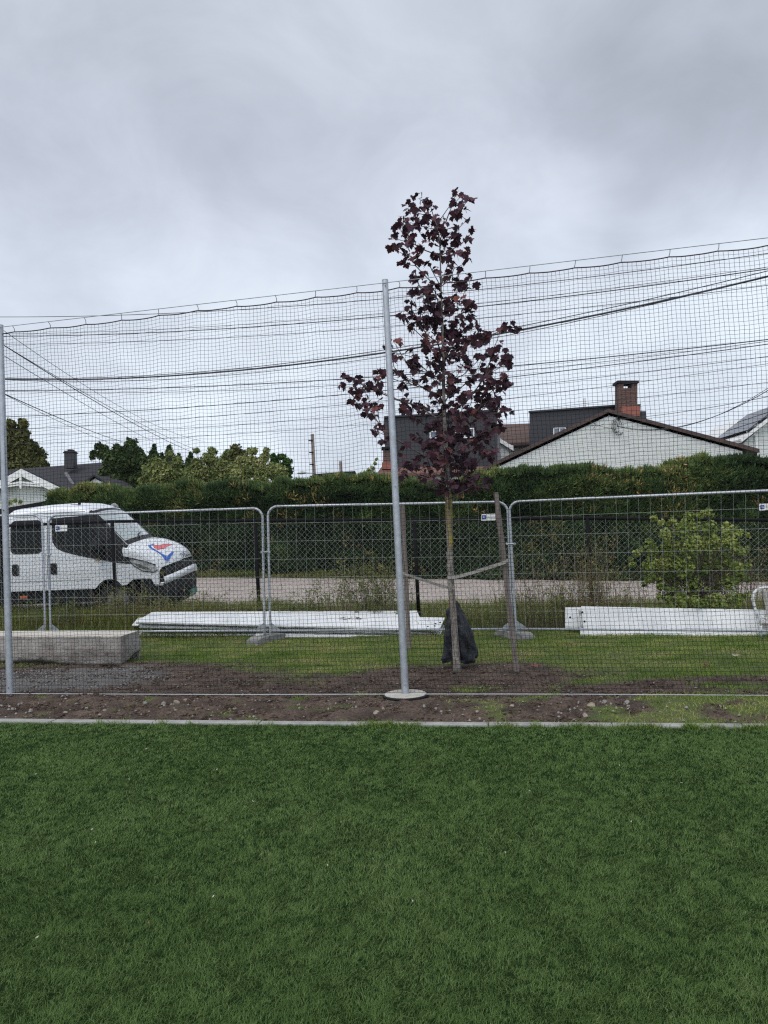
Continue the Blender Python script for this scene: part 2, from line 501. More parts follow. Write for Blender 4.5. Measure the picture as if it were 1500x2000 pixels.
speck, sp_n = ramp_noise(45, (0.45, 0.43, 0.42), (1.6, 1.55, 1.5), .36, .7, 4)
mu = N(t, 'ShaderNodeMix', data_type='RGBA', blend_type='MULTIPLY'); mu.inputs[0].default_value = 1
t.links.new(soil, mu.inputs[6]); t.links.new(speck, mu.inputs[7])
grv, _ = ramp_noise(90, (0.075, 0.073, 0.072), (0.21, 0.205, 0.20), .35, .7, 3)
ag = N(t, 'ShaderNodeAttribute', attribute_name='gravel')
m1 = N(t, 'ShaderNodeMix', data_type='RGBA'); t.links.new(ag.outputs['Fac'], m1.inputs[0]); t.links.new(mu.outputs[2], m1.inputs[6]); t.links.new(grv, m1.inputs[7])
lawn, _ = ramp_noise(6, (0.055, 0.085, 0.022), (0.13, 0.135, 0.05), .35, .7)
ar = N(t, 'ShaderNodeAttribute', attribute_name='rnd')
m2 = N(t, 'ShaderNodeMix', data_type='RGBA'); t.links.new(ar.outputs['Fac'], m2.inputs[0]); t.links.new(m1.outputs[2], m2.inputs[6]); t.links.new(lawn, m2.inputs[7])
t.links.new(m2.outputs[2], b_.inputs['Base Color'])
bp = N(t, 'ShaderNodeBump', i_Strength=0.8, i_Distance=0.03); t.links.new(sp_n, bp.inputs['Height']); t.links.new(bp.outputs[0], b_.inputs['Normal'])
ground = tag(link('ground', me, gmat, smooth=True), kind='structure')

# road -----------------------------------------------------------------
rx = np.array([-70, -40, -25] + list(np.arange(-20, 20.1, 1.0)) + [30, 45, 70])
v = []; f = []
ROADN = 15.6; ROADF = 23.7
rows = [ROADN, 16.5, 18, 20, 22, ROADF]
for x in rx:
    for y in rows:
        v.append((x, y, gz(x, y) + 0.035 + 0.0))
nr = len(rows)
for i in range(len(rx) - 1):
    for j in range(nr - 1):
        q = i * nr + j
        f.append((q, q + nr, q + nr + 1, q + 1))
tag(link('road', mesh('road', v, f), M['asphalt'], smooth=True), kind='structure')

# kerb ------------------------------------------------------------------
kv = Vector((1, ks, 0)).normalized(); kn = Vector((-kv.y, kv.x, 0))
kb = MB(); s = -9.0
kr = random.Random(5)
base = Vector((0, float(kerbY(0)), 0))
while s < 8.5:
    ln = 0.98
    c0 = base + kv * (s + ln / 2) + kn * 0.045
    kb.box((c0.x, c0.y, -0.055 + kr.uniform(-.003, .003)), (ln - 0.008, 0.085, 0.15), math.atan(ks) + kr.uniform(-.004, .004))
    s += ln
o = kb.build('kerb', M['kerb'], bevel=0.006); tag(o, kind='structure')

# artificial turf -----------------------------------------------------------
tv = [(-60, -40, 0.0), (60, -40, 0.0), (60, float(kerbY(60)) - .004, 0.0), (-60, float(kerbY(-60)) - .004, 0.0)]
tb = pmat('turf_backing', (0.010, 0.020, 0.008), 1.0, (0.018, 0.036, 0.014), 120, bump=0.3, spec=0.0)
tag(link('turf_base', mesh('turf_base', tv, [(0, 1, 2, 3)]), tb), kind='structure')


def blades(name, bx, by, bz, h, w, lean, ang, bend, rnd):
    """curved tapering blades, 3 triangles each"""
    n = len(bx)
    base = np.stack([bx, by, bz], -1)
    fa = rng.uniform(0, np.pi, n)
    side = np.stack([np.cos(fa), np.sin(fa), np.zeros(n)], -1) * (w / 2)[:, None]
    ld = np.stack([np.cos(ang), np.sin(ang), np.zeros(n)], -1)
    up = np.array([0, 0, 1.0])
    mid = base + up * (h * 0.55)[:, None] + ld * (lean * 0.35 * h)[:, None]
    tip = base + up * (h * (1 - bend * 0.45))[:, None] + ld * (lean * (0.8 + bend) * h)[:, None]
    v = np.stack([base - side, base + side, mid - side * .85, mid + side * .85, tip], 1)
    i = (np.arange(n) * 5)[:, None]
    t = np.concatenate([i + [0, 1, 3], i + [0, 3, 2], i + [2, 3, 4]], 1).reshape(-1, 3)
    return fast(name, v.reshape(-1, 3), t, np.repeat(rnd, 5))


# turf fibres: clumps whose lean wanders over the pitch
def turf_points(n, y0, y1, margin=0.55):
    y = y0 + (y1 - y0) * rng.random(n)
    half = y * 0.56 + 1.9
    x = (rng.random(n) * 2 - 1) * half
    return x, y

xs = []; ys = []
for y0, y1, dens in ((1.0, 1.95, 22000), (1.95, 2.6, 60000), (2.6, 3.4, 46000), (3.4, 4.4, 31000), (4.4, 5.6, 21000), (5.6, 7.6, 14000)):
    area = (y1 - y0) * ((y0 + y1) / 2 * 0.56 + 1.9) * 2
    x, y = turf_points(int(area * dens / 7), y0, y1)
    kp = (np.abs(x) < y * .56 + .3) | (rng.random(len(x)) < .45)   # thinner where only a sidestep would show it
    xs.append(x[kp]); ys.append(y[kp])
tx = np.concatenate(xs); ty = np.concatenate(ys)
# 7 fibres to a tuft
tx = np.repeat(tx, 7); ty = np.repeat(ty, 7)
tx = tx + rng.normal(0, .011, len(tx)); ty = ty + rng.normal(0, .011, len(ty))
kk = ty < kerbY(tx) - 0.004
tx, ty = tx[kk], ty[kk]
n = len(tx)
swirl = fbm(tx * 14, ty * 11, 33, 4, .6) * 9 + fbm(tx * 1.2, ty * 1.2, 61) * 4
ang = swirl + rng.normal(0, 1.3, n)
thick = fbm(tx * 5, ty * 4, 7, 4, 0.6)
far = sstep(2.5, 6.5, ty)
h = (0.013 + 0.007 * thick) * rng.uniform(.6, 1.2, n)
w = np.where(np.abs(tx) < ty * .56 + .3, 1, 1.5) * (0.0014 + 0.0018 * far) * rng.uniform(.8, 1.2, n)
lean = 0.25 + 1.1 * rng.random(n) * (0.5 + thick)
rndv = np.clip(0.72 * rng.random(n) + 0.26 * fbm(tx * 2.2, ty * 1.8, 92, 4, .65) + .20 * fbm(tx * 18, ty * 14, 93, 2, .6) - .09, 0, 1)
me = blades('artificial_turf', tx, ty, np.zeros(n) + 0.001, h, w, lean, ang, rng.random(n) * .8, rndv)
M['turf'] = leafmat('turf_fibre', [(0, (0.049, 0.098, 0.027)), (0.5, (0.102, 0.180, 0.050)), (0.85, (0.185, 0.275, 0.098)), (1, (0.28, 0.34, 0.175))], .75, 0.2, .14)
tag(link('artificial_turf', me, M['turf']), kind='stuff')
print('turf fibres', n)

# bits of leaf and grit lying on the pitch
for k_, (px, py, col_) in enumerate(((81, 1434, 0), (286, 1463, 0), (252, 1522, 0), (424, 1503, 0), (180, 1620, 0), (187, 1645, 1), (494, 1565, 0), (417, 1751, 0), (73, 1831, 1), (290, 1803, 2), (806, 1760, 0), (987, 1665, 1), (1035, 1545, 0), (1233, 1605, 1), (70, 1512, 1), (1331, 1529, 0), (1210, 1495, 1), (640, 1690, 1))):
    q = G(px, py, .02); m = MB(); rr = random.Random(k_)
    a_ = rr.uniform(0, 3.1); u_ = Vector((math.cos(a_), math.sin(a_), .15)); w_ = Vector((-math.sin(a_), math.cos(a_), .3))
    m.prism([q - u_ * .008, q + w_ * .003, q + u_ * .007 + w_ * .002, q - w_ * .003], Vector((0, 0, .003)))
    tag(m.build('debris_bit', pmat('bit_%d' % col_, ((.42, .41, .37), (.42, .38, .28), (.22, .08, .05))[col_], .9)) if k_ > 2 or True else None,
        ('whitish bit of debris on the turf near the kerb at far left', 'whitish bit on the turf, second nearest the kerb on the left', 'whitish bit on the turf left of centre, third from the kerb', 'whitish bit on the turf near the kerb between left post and footing',
         'left one of the two bits lying close together on the left turf', 'right and nearer one of the two bits lying close together on the left turf', 'larger white bit standing alone on the turf left of centre', 'pale bit in the lower left part of the turf, beside the brown scrap',
         'straw coloured bit in the bottom left corner region of the turf', 'brown dry scrap lying on the artificial turf at lower left', 'white bit below the middle of the turf, nearest the bottom centre', 'straw coloured bit on the turf right of centre, lower down',
         'white bit on the turf right of centre below the maple', 'straw coloured bit on the turf at right, halfway to the kerb', 'straw coloured bit on the turf at the left edge', 'white bit on the turf at the far right', 'straw coloured bit on the turf nearest the kerb at right', 'straw coloured bit in the middle of the turf')[k_], 'debris', 'bits of debris on the turf')

# real grass of the lawn ------------------------------------------------------
M['lawn'] = leafmat('lawn_grass', [(0, (0.06, 0.12, 0.018)), (0.35, (0.13, 0.215, 0.035)), (0.65, (0.24, 0.32, 0.07)), (0.85, (0.36, 0.36, 0.13)), (1, (0.42, 0.35, 0.18))], .75, 0.3, .14)
def scatter(n, x0, x1, y0, y1):
    return x0 + (x1 - x0) * rng.random(n), y0 + (y1 - y0) * rng.random(n)
x, y = scatter(400000, -7.5, 7.2, 5.6, 12.2)
keep = (rng.random(len(x)) < grassmask(x, y) ** 1.3 * (0.30 + .75 * fbm(x * 4, y * 4, 55))) & (y > kerbY(x) + 0.12) & (np.abs(x) < y * .58 + 1.8)
x, y = x[keep], y[keep]; n = len(x)
tall = fbm(x * 1.7, y * 2.2, 15, 4)
h = (0.022 + 0.05 * tall ** 2) * rng.uniform(.5, 1.3, n)
h = h * np.where(y < netY(x), 0.7, 1)
me = blades('lawn', x, y, gh(x, y) - 0.004, h, 0.0035 + 0.003 * rng.random(n), 0.4 + rng.random(n), rng.random(n) * 6.28, rng.random(n),
            np.clip(rng.random(n) * .5 + (fbm(x * 1.8, y * 3, 77, 5, .65) - .3) * 1.4, 0, 1))
tag(link('lawn_grass', me, M['lawn']), kind='stuff')
print('lawn', n)

# grass tufts growing over the kerb joint
x = []; 
for cx, sp, cnt in ((230, 40, 40), (500, 60, 30), (745, 55, 420), (800, 30, 120), (985, 25, 160), (1045, 12, 70), (1130, 60, 260), (1215, 25, 120), (1260, 40, 200), (1340, 16, 220), (1380, 30, 120), (1465, 40, 320), (370, 15, 30), (190, 12, 40), (315, 10, 40)):
    for _ in range(cnt):
        q = G(cx + random.gauss(0, sp * .5), 1417); x.append((q.x, random.gauss(0, .022)))
x = np.array(x); yy = kerbY(x[:, 0]) - 0.012 + x[:, 1]
n = len(x)
me = blades('kerb_grass', x[:, 0], yy, np.zeros(n), rng.uniform(.02, .075, n), rng.uniform(.003, .005, n), rng.uniform(.2, 1.2, n), rng.random(n) * 6.28, rng.random(n), rng.random(n) * .75)
tag(link('kerb_grass', me, M['lawn']), kind='stuff')

# gravel and crumbs of soil as one ground cover ----------------------------------
def pebbles(name, x, y, z, r, rnd):
    n = len(x)
    ico = np.array([(0, 0, 1), (1, 0, 0), (0, 1, 0), (-1, 0, 0), (0, -1, 0), (0, 0, -1)], float)
    v = ico[None] * (1 + rng.uniform(-.35, .35, (n, 6, 3)))
    a = rng.random(n) * 6.28; ca, sa = np.cos(a), np.sin(a)
    vx = v[..., 0] * ca[:, None] - v[..., 1] * sa[:, None]; vy = v[..., 0] * sa[:, None] + v[..., 1] * ca[:, None]
    v = np.stack([vx * 1.2, vy, v[..., 2] * .6], -1) * r[:, None, None] + np.stack([x, y, z], -1)[:, None]
    F_ = np.array([(0, 1, 2), (0, 2, 3), (0, 3, 4), (0, 4, 1), (5, 2, 1), (5, 3, 2), (5, 4, 3), (5, 1, 4)])
    t = (np.arange(n) * 6)[:, None, None] + F_[None]
    return fast(name, v.reshape(-1, 3), t.reshape(-1, 3), np.repeat(rnd, 6))
x, y = scatter(120000, -6.5, 5.6, 5.7, 10.6)
mk = (1 - grassmask(x, y)) * (0.12 + 0.75 * fbm(x * 1.9, y * 2.6, 18) ** 2 * 2) + gravelmask(x, y) * .9
keep = (rng.random(len(x)) < mk) & (y > kerbY(x) + .11) & (np.abs(x) < y * .58 + 1.8)
x, y = x[keep], y[keep]; n = len(x)
r = 0.005 + 0.014 * rng.random(n) ** 3
gvm = gravelmask(x, y)
rv = np.clip(np.where(rng.random(n) < 0.09 + .6 * gvm, .40 + .42 * rng.random(n) ** 1.5, .3 * rng.random(n)), 0, 1)
me = pebbles('gravel', x, y, gh(x, y), r, rv)
M['pebble'] = leafmat('pebbles', [(0, (0.045, 0.030, 0.023)), (.3, (0.12, 0.088, 0.068)), (.5, (0.17, 0.165, 0.155)), (.85, (0.29, 0.28, 0.265)), (1, (0.44, 0.42, 0.39))], .75, 0.0, .14)
tag(link('gravel', me, M['pebble']), kind='stuff')
print('pebbles', n)


# individual stones ---------------------------------------------------------------
M['stone_grey'] = pmat('grey_stone', (0.15, 0.145, 0.135), 0.9, (0.27, 0.26, 0.24), 18, bump=.4, bscale=40)
M['stone_tan'] = pmat('tan_stone', (0.19, 0.15, 0.115), 0.9, (0.31, 0.27, 0.22), 18, bump=.4, bscale=40)
def stone(px, py, wpx, hpx, mat, label=None):
    p = G(px, py, 0.03); p.z = gz(p.x, p.y)
    s = (p.y) / F_PX * .82
    r = random.Random(int(px * 7 + py))
    bm = bmesh.new(); bmesh.ops.create_icosphere(bm, subdivisions=2, radius=1)
    ph = [r.uniform(0, 6) for _ in range(6)]
    for q in bm.verts:
        n = q.co.normalized()
        k = 1 + .16 * math.sin(3 * n.x + ph[0]) + .14 * math.sin(4 * n.y + ph[1]) + .12 * math.sin(5 * n.z + ph[2])
        q.co = Vector((n.x * wpx / 2 * s, n.y * (wpx + hpx) / 3.2 * s, n.z * hpx / 1.75 * s)) * k
    # chop two flats so it looks broken, not worn
    for _ in range(4):
        d = Vector((r.uniform(-1, 1), r.uniform(-1, 1), r.uniform(-.2, 1))).normalized()
        mx = max(q.co.dot(d) for q in bm.verts) * .68
        for q in bm.verts:
            e_ = q.co.dot(d)
            if e_ > mx: q.co -= d * (e_ - mx)
    me = bpy.data.meshes.new('stone'); bm.to_mesh(me); bm.free()
    o = link('stone', me, mat)
    o.location = (p.x, p.y, p.z + hpx * s * .28); o.rotation_euler = (0, 0, r.uniform(-.4, .4))
    tag(o, label or 'small angular stone lying loose in the strip of bare soil along the kerb', 'stone', 'loose stones in the soil strip')
    return o
big = [(735, 1393, 17, 10, 'stone_tan', 'pale tan stone left of and in front of the round concrete footing'),
       (748, 1384, 9, 6, 'stone_tan', 'little tan stone touching the larger one left of the footing'),
       (829, 1381, 10, 7, 'stone_grey', 'grey stone just right of the round concrete footing'),
       (1181, 1372, 17, 11, 'stone_grey', 'broad grey flat stone in the rubble just below the right net span'),
       (1154, 1382, 19, 12, 'stone_tan', 'brown rounded stone left in the rubble patch'),
       (1144, 1395, 17, 9, 'stone_tan', 'tan flat stone nearest the kerb in the rubble patch'),
       (1224, 1373, 12, 9, 'stone_grey', 'grey stone at the right end of the rubble patch, farthest from the kerb'),
       (1339, 1381, 9, 7, 'stone_grey', 'lone pale stone in the thin grass right of the rubble'),
       (1130, 1375, 6, 6, 'stone_grey', 'small pale stone at the left end of the rubble patch'),
       (1000, 1380, 16, 5, 'stone_tan', 'long flat tan stone in dark soil between the footing and the rubble'),
       (937, 1398, 8, 6, 'stone_grey', 'pale pebble near the kerb right of the footing'),
       (496, 1396, 9, 6, 'stone_grey', 'pale stone close to the kerb in the middle of the left soil strip'),
       (585, 1380, 7, 6, 'stone_tan', 'small tan stone between the left strip and the footing'),
       (345, 1372, 14, 10, 'stone_tan', 'round brownish stone under the left net span'),
       (362, 1367, 9, 8, 'stone_tan', 'whitish upright stone beside the round brownish one'),
       (284, 1373, 14, 9, 'stone_grey', 'grey slab of stone under the left net span'),
       (320, 1374, 13, 7, 'stone_grey', 'pale flat stone between the grey slab and the round brownish stone'),
       (11, 1397, 10, 8, 'stone_tan', 'pale stone at the left edge of the photograph'),
       (61, 1386, 9, 7, 'stone_tan', 'tan stone right of the left post foot'),
       (25, 1385, 9, 6, 'stone_grey', 'grey stone below the left post foot')]
for q in big: stone(q[0], q[1], q[2], q[3], M[q[4]], q[5])
r_ = random.Random(9)
for cx, cy, sx, sy, cnt, lb in ((1205, 1378, 22, 7, 14, 'small grey stone heaped in the rubble patch right of the dark soil'), (1120, 1388, 30, 7, 9, 'small stone scattered in dark soil left of the rubble patch'), (1300, 1387, 30, 7, 8, 'small stone scattered just right of the rubble patch'),
        (50, 1388, 40, 9, 10, 'small stone around the foot of the left net post'), (330, 1378, 40, 8, 8, 'small stone near the round brownish stone under the left net span'), (880, 1390, 30, 7, 7, 'pebble sized stone in the soil right of the round footing'),
        (620, 1380, 60, 8, 7, 'small stone in bare soil left of the round footing'), (1420, 1385, 40, 7, 5, 'small stone in the thin grass near the right edge'), (180, 1382, 30, 9, 8, 'small stone in grey soil a little right of the left net post')):
    for _ in range(cnt):
        stone(cx + r_.gauss(0, sx), min(1404, max(1368, cy + r_.gauss(0, sy))), r_.uniform(4, 9), r_.uniform(3, 6), M['stone_grey' if r_.random() < .65 else 'stone_tan'], lb)
# ------------------------------------------------------------------ net posts, net, wires
def net_post(bot, top, Ybot, Ytop, label, disc):
    b = P(*bot, Ybot); tp = P(*top, Ytop)
    r = empty('net_post', b, label, 'post', 'tall galvanised posts holding the net')
    m = MB(); m.tube([b + Vector((0, 0, -.02)), b.lerp(tp, .5), tp], [0.037, 0.034, 0.031], 20)
    m.build('pole', M['galv'], r, smooth=True).data.set_sharp_from_angle(angle=math.radians(50))
    m = MB(); m.box(b + Vector((0, 0, .012)), (.11, .11, .012)); m.build('base_plate', M['galv_dull'], r)
    for fz in (.03, .5, .985):
        q = b.lerp(tp, fz); m = MB(); m.tube([q + Vector((0, -.038 + .004 * fz, 0)), q + Vector((0, -.055, 0))], .008, 8)
        m.build('bolt', M['galv_dull'], r)
    m = MB(); m.tube([tp, tp + Vector((0, 0, .006))], .032, 16); m.build('cap', M['galv_dull'], r)
    return b, tp
p1b, p1t = net_post((20, 1364), (0.5, 636), NB1.y, NB1.y, 'galvanised net post at the left edge, in front of the van', False)
p2b, p2t = net_post((792, 1360), (752, 548), NB2.y, NB2.y, 'galvanised net post in the centre, standing on a round concrete footing', True)
# concrete footing
r = empty('concrete_footing', p2b, 'round pale concrete footing in a black plastic rim under the central net post', 'footing')
cz = p2b + Vector((0.0, 0, 0.022))
m = MB(); m.tube([cz + Vector((0, 0, -.12)), cz + Vector((0, 0, .004)), cz + Vector((0, 0, .008))], [.205, .205, .195], 40); m.build('concrete_top', M['disc'], r)
m = MB(); pts = [cz + Vector((math.cos(a) * .215, math.sin(a) * .215, -.01)) for a in np.linspace(0, 2 * math.pi, 41)]
m.tube(pts, .013, 8, cap=False); m.build('plastic_rim', M['plastic'], r, smooth=True)

zt1 = p1t.z - .03; zt2 = p2t.z - .035
NR = P(1500, 470, float(netY(3.45)))
sl = (NR.z - zt2) / (NR.x - p2t.x)
X0, X1 = -5.6, 5.2
dzL = (zt2 - zt1) / (p2t.x - p1t.x)


def wireZ(x):
    z = np.where(x < p2t.x, zt2 + (x - p2t.x) * dzL, zt2 + (x - p2t.x) * sl)
    return z


def leanx(z):   # posts and net lean a touch to the left going up
    return -(p2b.x - p2t.x) * z / p2t.z


def netpt(x, z, off=0.0):
    """x measured at ground level"""
    X_ = x + leanx(z)
    return X_, netY(x) + off, z


SAG = 0.05
hooks_x = []
def ropeZ(xg):
    """top rope of the net, tied up at the hooks and hanging between them"""
    ph = (xg - X0) / 0.42
    fr = ph - np.floor(ph)
    sg = 0.004 + 0.018 * fbm(xg * .7, xg * 0, 12)
    xx = xg + leanx(4.0)
    return wireZ(xx) - 0.046 - sg * 4 * fr * (1 - fr) - 0.02 * fbm(xg * 1.9, xg * 0 + 3, 4)
# steel cables top and bottom
xs_ = np.linspace(X0, X1, 60)
m = MB(); m.tube([Vector((x + leanx(4.0), float(netY(x)) - .036, float(wireZ(x + leanx(4.0))))) for x in xs_], .0036, 6)
tag(m.build('tension_wire', M['galv_dull'], smooth=True), 'grey steel wire stretched along the top of the net between the posts', 'wire', 'steel wires that carry the net')
def botZ(x): return 0.045 + 0.004 * np.sin(x)
m = MB(); m.tube([Vector((x, float(netY(x)) - .045, float(botZ(x)))) for x in xs_], .0050, 6)
tag(m.build('tension_wire', M['galv'], smooth=True), 'bright steel wire stretched along the foot of the net just above the soil', 'wire', 'steel wires that carry the net')

netroot = empty('ball_net', (0, float(netY(0)), 0), 'large black square mesh ball net hung between the galvanised posts', 'net')
m = MB(); xr = np.linspace(X0, X1, 420)
rz_ = ropeZ(xr)
m.tube([Vector((x + leanx(4), float(netY(x)) + .002, float(z))) for x, z in zip(xr, rz_)], .0058, 6)
m.build('top_rope', M['rope'], netroot, smooth=True)
x = X0
while x < X1:
    zr = float(ropeZ(np.array(x))); xx = x + leanx(4.0); zw = float(wireZ(np.array(xx))); yn = float(netY(x))
    j = random.uniform(-.012, .012)
    m = MB(); m.tube([Vector((xx, yn - .036, zw + .004)), Vector((xx + .006 + j, yn - .02, zw - .03)), Vector((xx + j, yn, zr - .006))], .0036, 5)
    m.build('hook', M['galv_dull'], netroot)
    x += .42
CELL = 0.0405
cols = np.arange(X0, X1, CELL); nz = 104
rows = np.linspace(0, 1, nz)
XX, RR = np.meshgrid(cols, rows)            # rows x cols
zb = botZ(XX) + 0.004; zt = ropeZ(XX)
wob = (fbm(XX * 1.6, RR * 4, 5, 3) - .5)
ZZ = zb + (zt - zb) * RR
skew = 0.16 * np.exp(-ZZ / 0.55) * sstep(-3.2, -1.0, XX)       # the foot has been dragged sideways
XW = XX + leanx(ZZ) + wob * .05 - skew * np.clip(ZZ, 0, 1.2) * 0.0 + 0.11 * np.exp(-ZZ / 0.5) * sstep(-3.5, 0, XX) + (vnoise(XX * 30, RR * 90, 2) - .5) * .006
ZW = ZZ + (fbm(XX * 2.2, RR * 3, 8, 3) - .5) * .05 * np.sin(RR * np.pi) + (vnoise(XX * 26, RR * 100, 6) - .5) * .008
edge = np.minimum(RR * 12, 1) * np.minimum((1 - RR) * 12, 1)
ZW = ZZ + (ZW - ZZ) * edge
YW = netY(XX) + (fbm(XX * .9, RR * 2.2, 31, 3) - .5) * .16 * np.sin(RR * np.pi) + .0
# bundles where a few rows hang together, as in the photograph
for r0, d in ((.60, .3), (.645, .22), (.70, .35), (.745, .2), (.80, .3)):
    pass
NV = np.stack([XW, YW, ZW], -1)


def strands(arr, rad):
    """arr (S,K,3) polylines -> 3-sided tubes, crossed ribbons avoided so they look right from anywhere"""
    Sn, K, _ = arr.shape
    d = np.gradient(arr, axis=1); d /= np.linalg.norm(d, axis=-1, keepdims=True) + 1e-9
    u = np.cross(d, np.array([0, 1.0, 0.02])); u /= np.linalg.norm(u, axis=-1, keepdims=True) + 1e-9
    w = np.cross(d, u)
    vs = [arr + rad * (np.cos(a) * u + np.sin(a) * w) for a in (0.3, 0.3 + 2.094, 0.3 + 4.189)]
    v = np.stack(vs, 2)                        # S,K,3,3
    idx = np.arange(Sn * K * 3).reshape(Sn, K, 3)
    T_ = []
    for a in range(3):
        b = (a + 1) % 3
        p, q, r, s2 = idx[:, :-1, a].ravel(), idx[:, :-1, b].ravel(), idx[:, 1:, b].ravel(), idx[:, 1:, a].ravel()
        T_ += [np.stack([p, q, r], -1), np.stack([p, r, s2], -1)]
    return v.reshape(-1, 3), np.concatenate(T_)
NETR = 0.00172
v1, t1 = strands(NV, NETR)
v2, t2 = strands(NV.transpose(1, 0, 2), NETR)
me = fast('mesh_cords', np.concatenate([v1, v2]), np.concatenate([t1, t2 + len(v1)]))
link('mesh_cords', me, M['net'], netroot, smooth=True)

# ------------------------------------------------------------------ construction fence
M['sign_white'] = pmat('sign_white', (0.72, 0.72, 0.70), .5)
M['sign_blue'] = pmat('sign_blue', (0.03, 0.07, 0.24), .5)
M['sign_pale'] = pmat('sign_pale_blue', (0.45, 0.55, 0.75), .5)
M['sign_grey'] = pmat('sign_grey_print', (0.38, 0.38, 0.40), .5)


def text_mesh(s, size=1.0):
    cu = bpy.data.curves.new('t', 'FONT'); cu.body = s; cu.size = size; cu.extrude = 0.0
    ob = bpy.data.objects.new('t', cu); C.objects.link(ob)
    dg = bpy.context.evaluated_depsgraph_get()
    me = bpy.data.meshes.new_from_object(ob.evaluated_get(dg))
    bpy.data.objects.remove(ob); bpy.data.curves.remove(cu)
    return me


def fence_panel(bl, br, tl, tr, Yl, Yr, label, sign=None):
    """corner pixels at known distances"""
    A, B, Tl, Tr = P(*bl, Yl), P(*br, Yr), P(*tl, Yl), P(*tr, Yr)
    r = empty('temporary_fence_panel', A.lerp(B, .5), label, 'fence panel', 'galvanised temporary fence panels')
    ex = (B - A).normalized()
    upL = (Tl - A).normalized(); upR = (Tr - B).normalized()
    exT = (Tr - Tl).normalized()
    R = .16; rad = .0195
    pts = [A + upL * -.10, A + upL * .02]
    cl = Tl - upL * R + exT * R; crr = Tr - upR * R - exT * R
    pts += [Tl - upL * R] + arc(cl, R, math.pi, math.pi / 2, exT, upL)[1:] + arc(crr, R, math.pi / 2, 0, exT, upR) + [B + upR * .02, B + upR * -.10]
    m = MB(); m.tube(pts, rad, 10); m.build('frame', M['galv'], r, smooth=True)
    m = MB(); m.tube([A + upL * .03, B + upR * .03], .0165, 10); m.build('bottom_rail', M['galv'], r, smooth=True)
    # gussets
    for q, e_, u in ((A, ex, upL), (B, -ex, upR)):
        m = MB(); q0 = q + u * .045 + e_ * .02
        m.prism([q0, q0 + e_ * -.0 + u * .11, q0 + u * .03 + e_ * .11, q0 + e_ * .13], Vector((0, .006, 0)))
        m.build('gusset', M['galv_dull'], r)
    Wd = (B - A).length; Hh = (Tl - A).length
    m = MB()
    nv = int(round(Wd / .148))
    for i in range(1, nv):
        f_ = i / nv
        a = A.lerp(B, f_) + upL * .03; b = Tl.lerp(Tr, f_)
        e2 = min(f_, 1 - f_) * Wd
        if e2 < R: b = b - upL * (R - math.sqrt(max(0, R * R - (R - e2) ** 2)))
        m.tube([a, b], .0014, 4, cap=False)
    for z in np.arange(.30, Hh - .1, .285):
        m.tube([A + upL * z + Vector((0, -.004, 0)), B + upR * (z * (Tr - B).length / Hh) + Vector((0, -.004, 0))], .0023, 4, cap=False)
    m.build('wire_mesh', M['galv_wire'], r)
    if sign:
        sx0, sy0, sx1, sy1, Ys = sign
        a, b, c_, d_ = P(sx0, sy1, Ys), P(sx1, sy1 - (sx1 - sx0) * .03, Ys), P(sx1, sy0 - (sx1 - sx0) * .03, Ys), P(sx0, sy0, Ys)
        m = MB(); m.prism([a, b, c_, d_], Vector((0, .004, 0))); s_ = m.build('sign', M['sign_white'], r)
        e1 = (b - a); e2 = (d_ - a); off = Vector((0, -.003, 0))
        def q(u, v): return a + e1 * u + e2 * v + off
        wl = e2.length * .62 / e1.length
        m = MB(); m.add([q(.05, .2), q(.05 + wl, .2), q(.05 + wl, .82), q(.05, .82)], [(0, 1, 2, 3)]); m.build('logo', M['sign_blue'], s_)
        m = MB()
        def q2(u, v): return q(u, v) + off
        for u0, u1, v0, v1_ in ((.10, .17, .32, .60), (.10, .21, .32, .42), (.13, .17, .62, .70), (.205, .23, .38, .62)):
            m.add([q2(u0, v0), q2(u1, v0), q2(u1, v1_), q2(u0, v1_)], [(0, 1, 2, 3)])
        m.build('logo_mark', M['sign_pale'], s_)
        m = MB(); rr = random.Random(3); u = .36
        while u < .93:
            w_ = rr.uniform(.02, .05)
            m.add([q(u, .42), q(u + w_, .42), q(u + w_, .42 + rr.uniform(.12, .2)), q(u, .42 + rr.uniform(.12, .2))], [(0, 1, 2, 3)]); u += w_ + .015
        m.build('lettering', M['sign_grey'], s_)
    return r
FY = lambda x: 11.75 + (750 - x) / 1445 * .55 * 1.0
fence_panel((-330, 1240), (88.5, 1238), (-345, 1012), (82, 1006), 12.7, 12.3, 'galvanised fence panel running off the left edge in front of the van body')
fence_panel((99, 1237), (517, 1236), (94, 1007), (512.5, 992), 12.3, 11.75, 'galvanised fence panel in front of the van bonnet, between the left pair of uprights', (108, 1026, 131, 1038, 12.25))
fence_panel((528, 1236), (1001, 1232), (523, 989), (991, 980), 11.72, 11.35, 'galvanised fence panel behind the central post and the maple', (940, 1004, 968, 1017, 11.33))
fence_panel((1008, 1232), (1530, 1237), (994, 980), (1530, 957), 11.3, 10.1, 'galvanised fence panel in front of the leafy shrub on the right', (1483, 984, 1517, 997, 10.16))
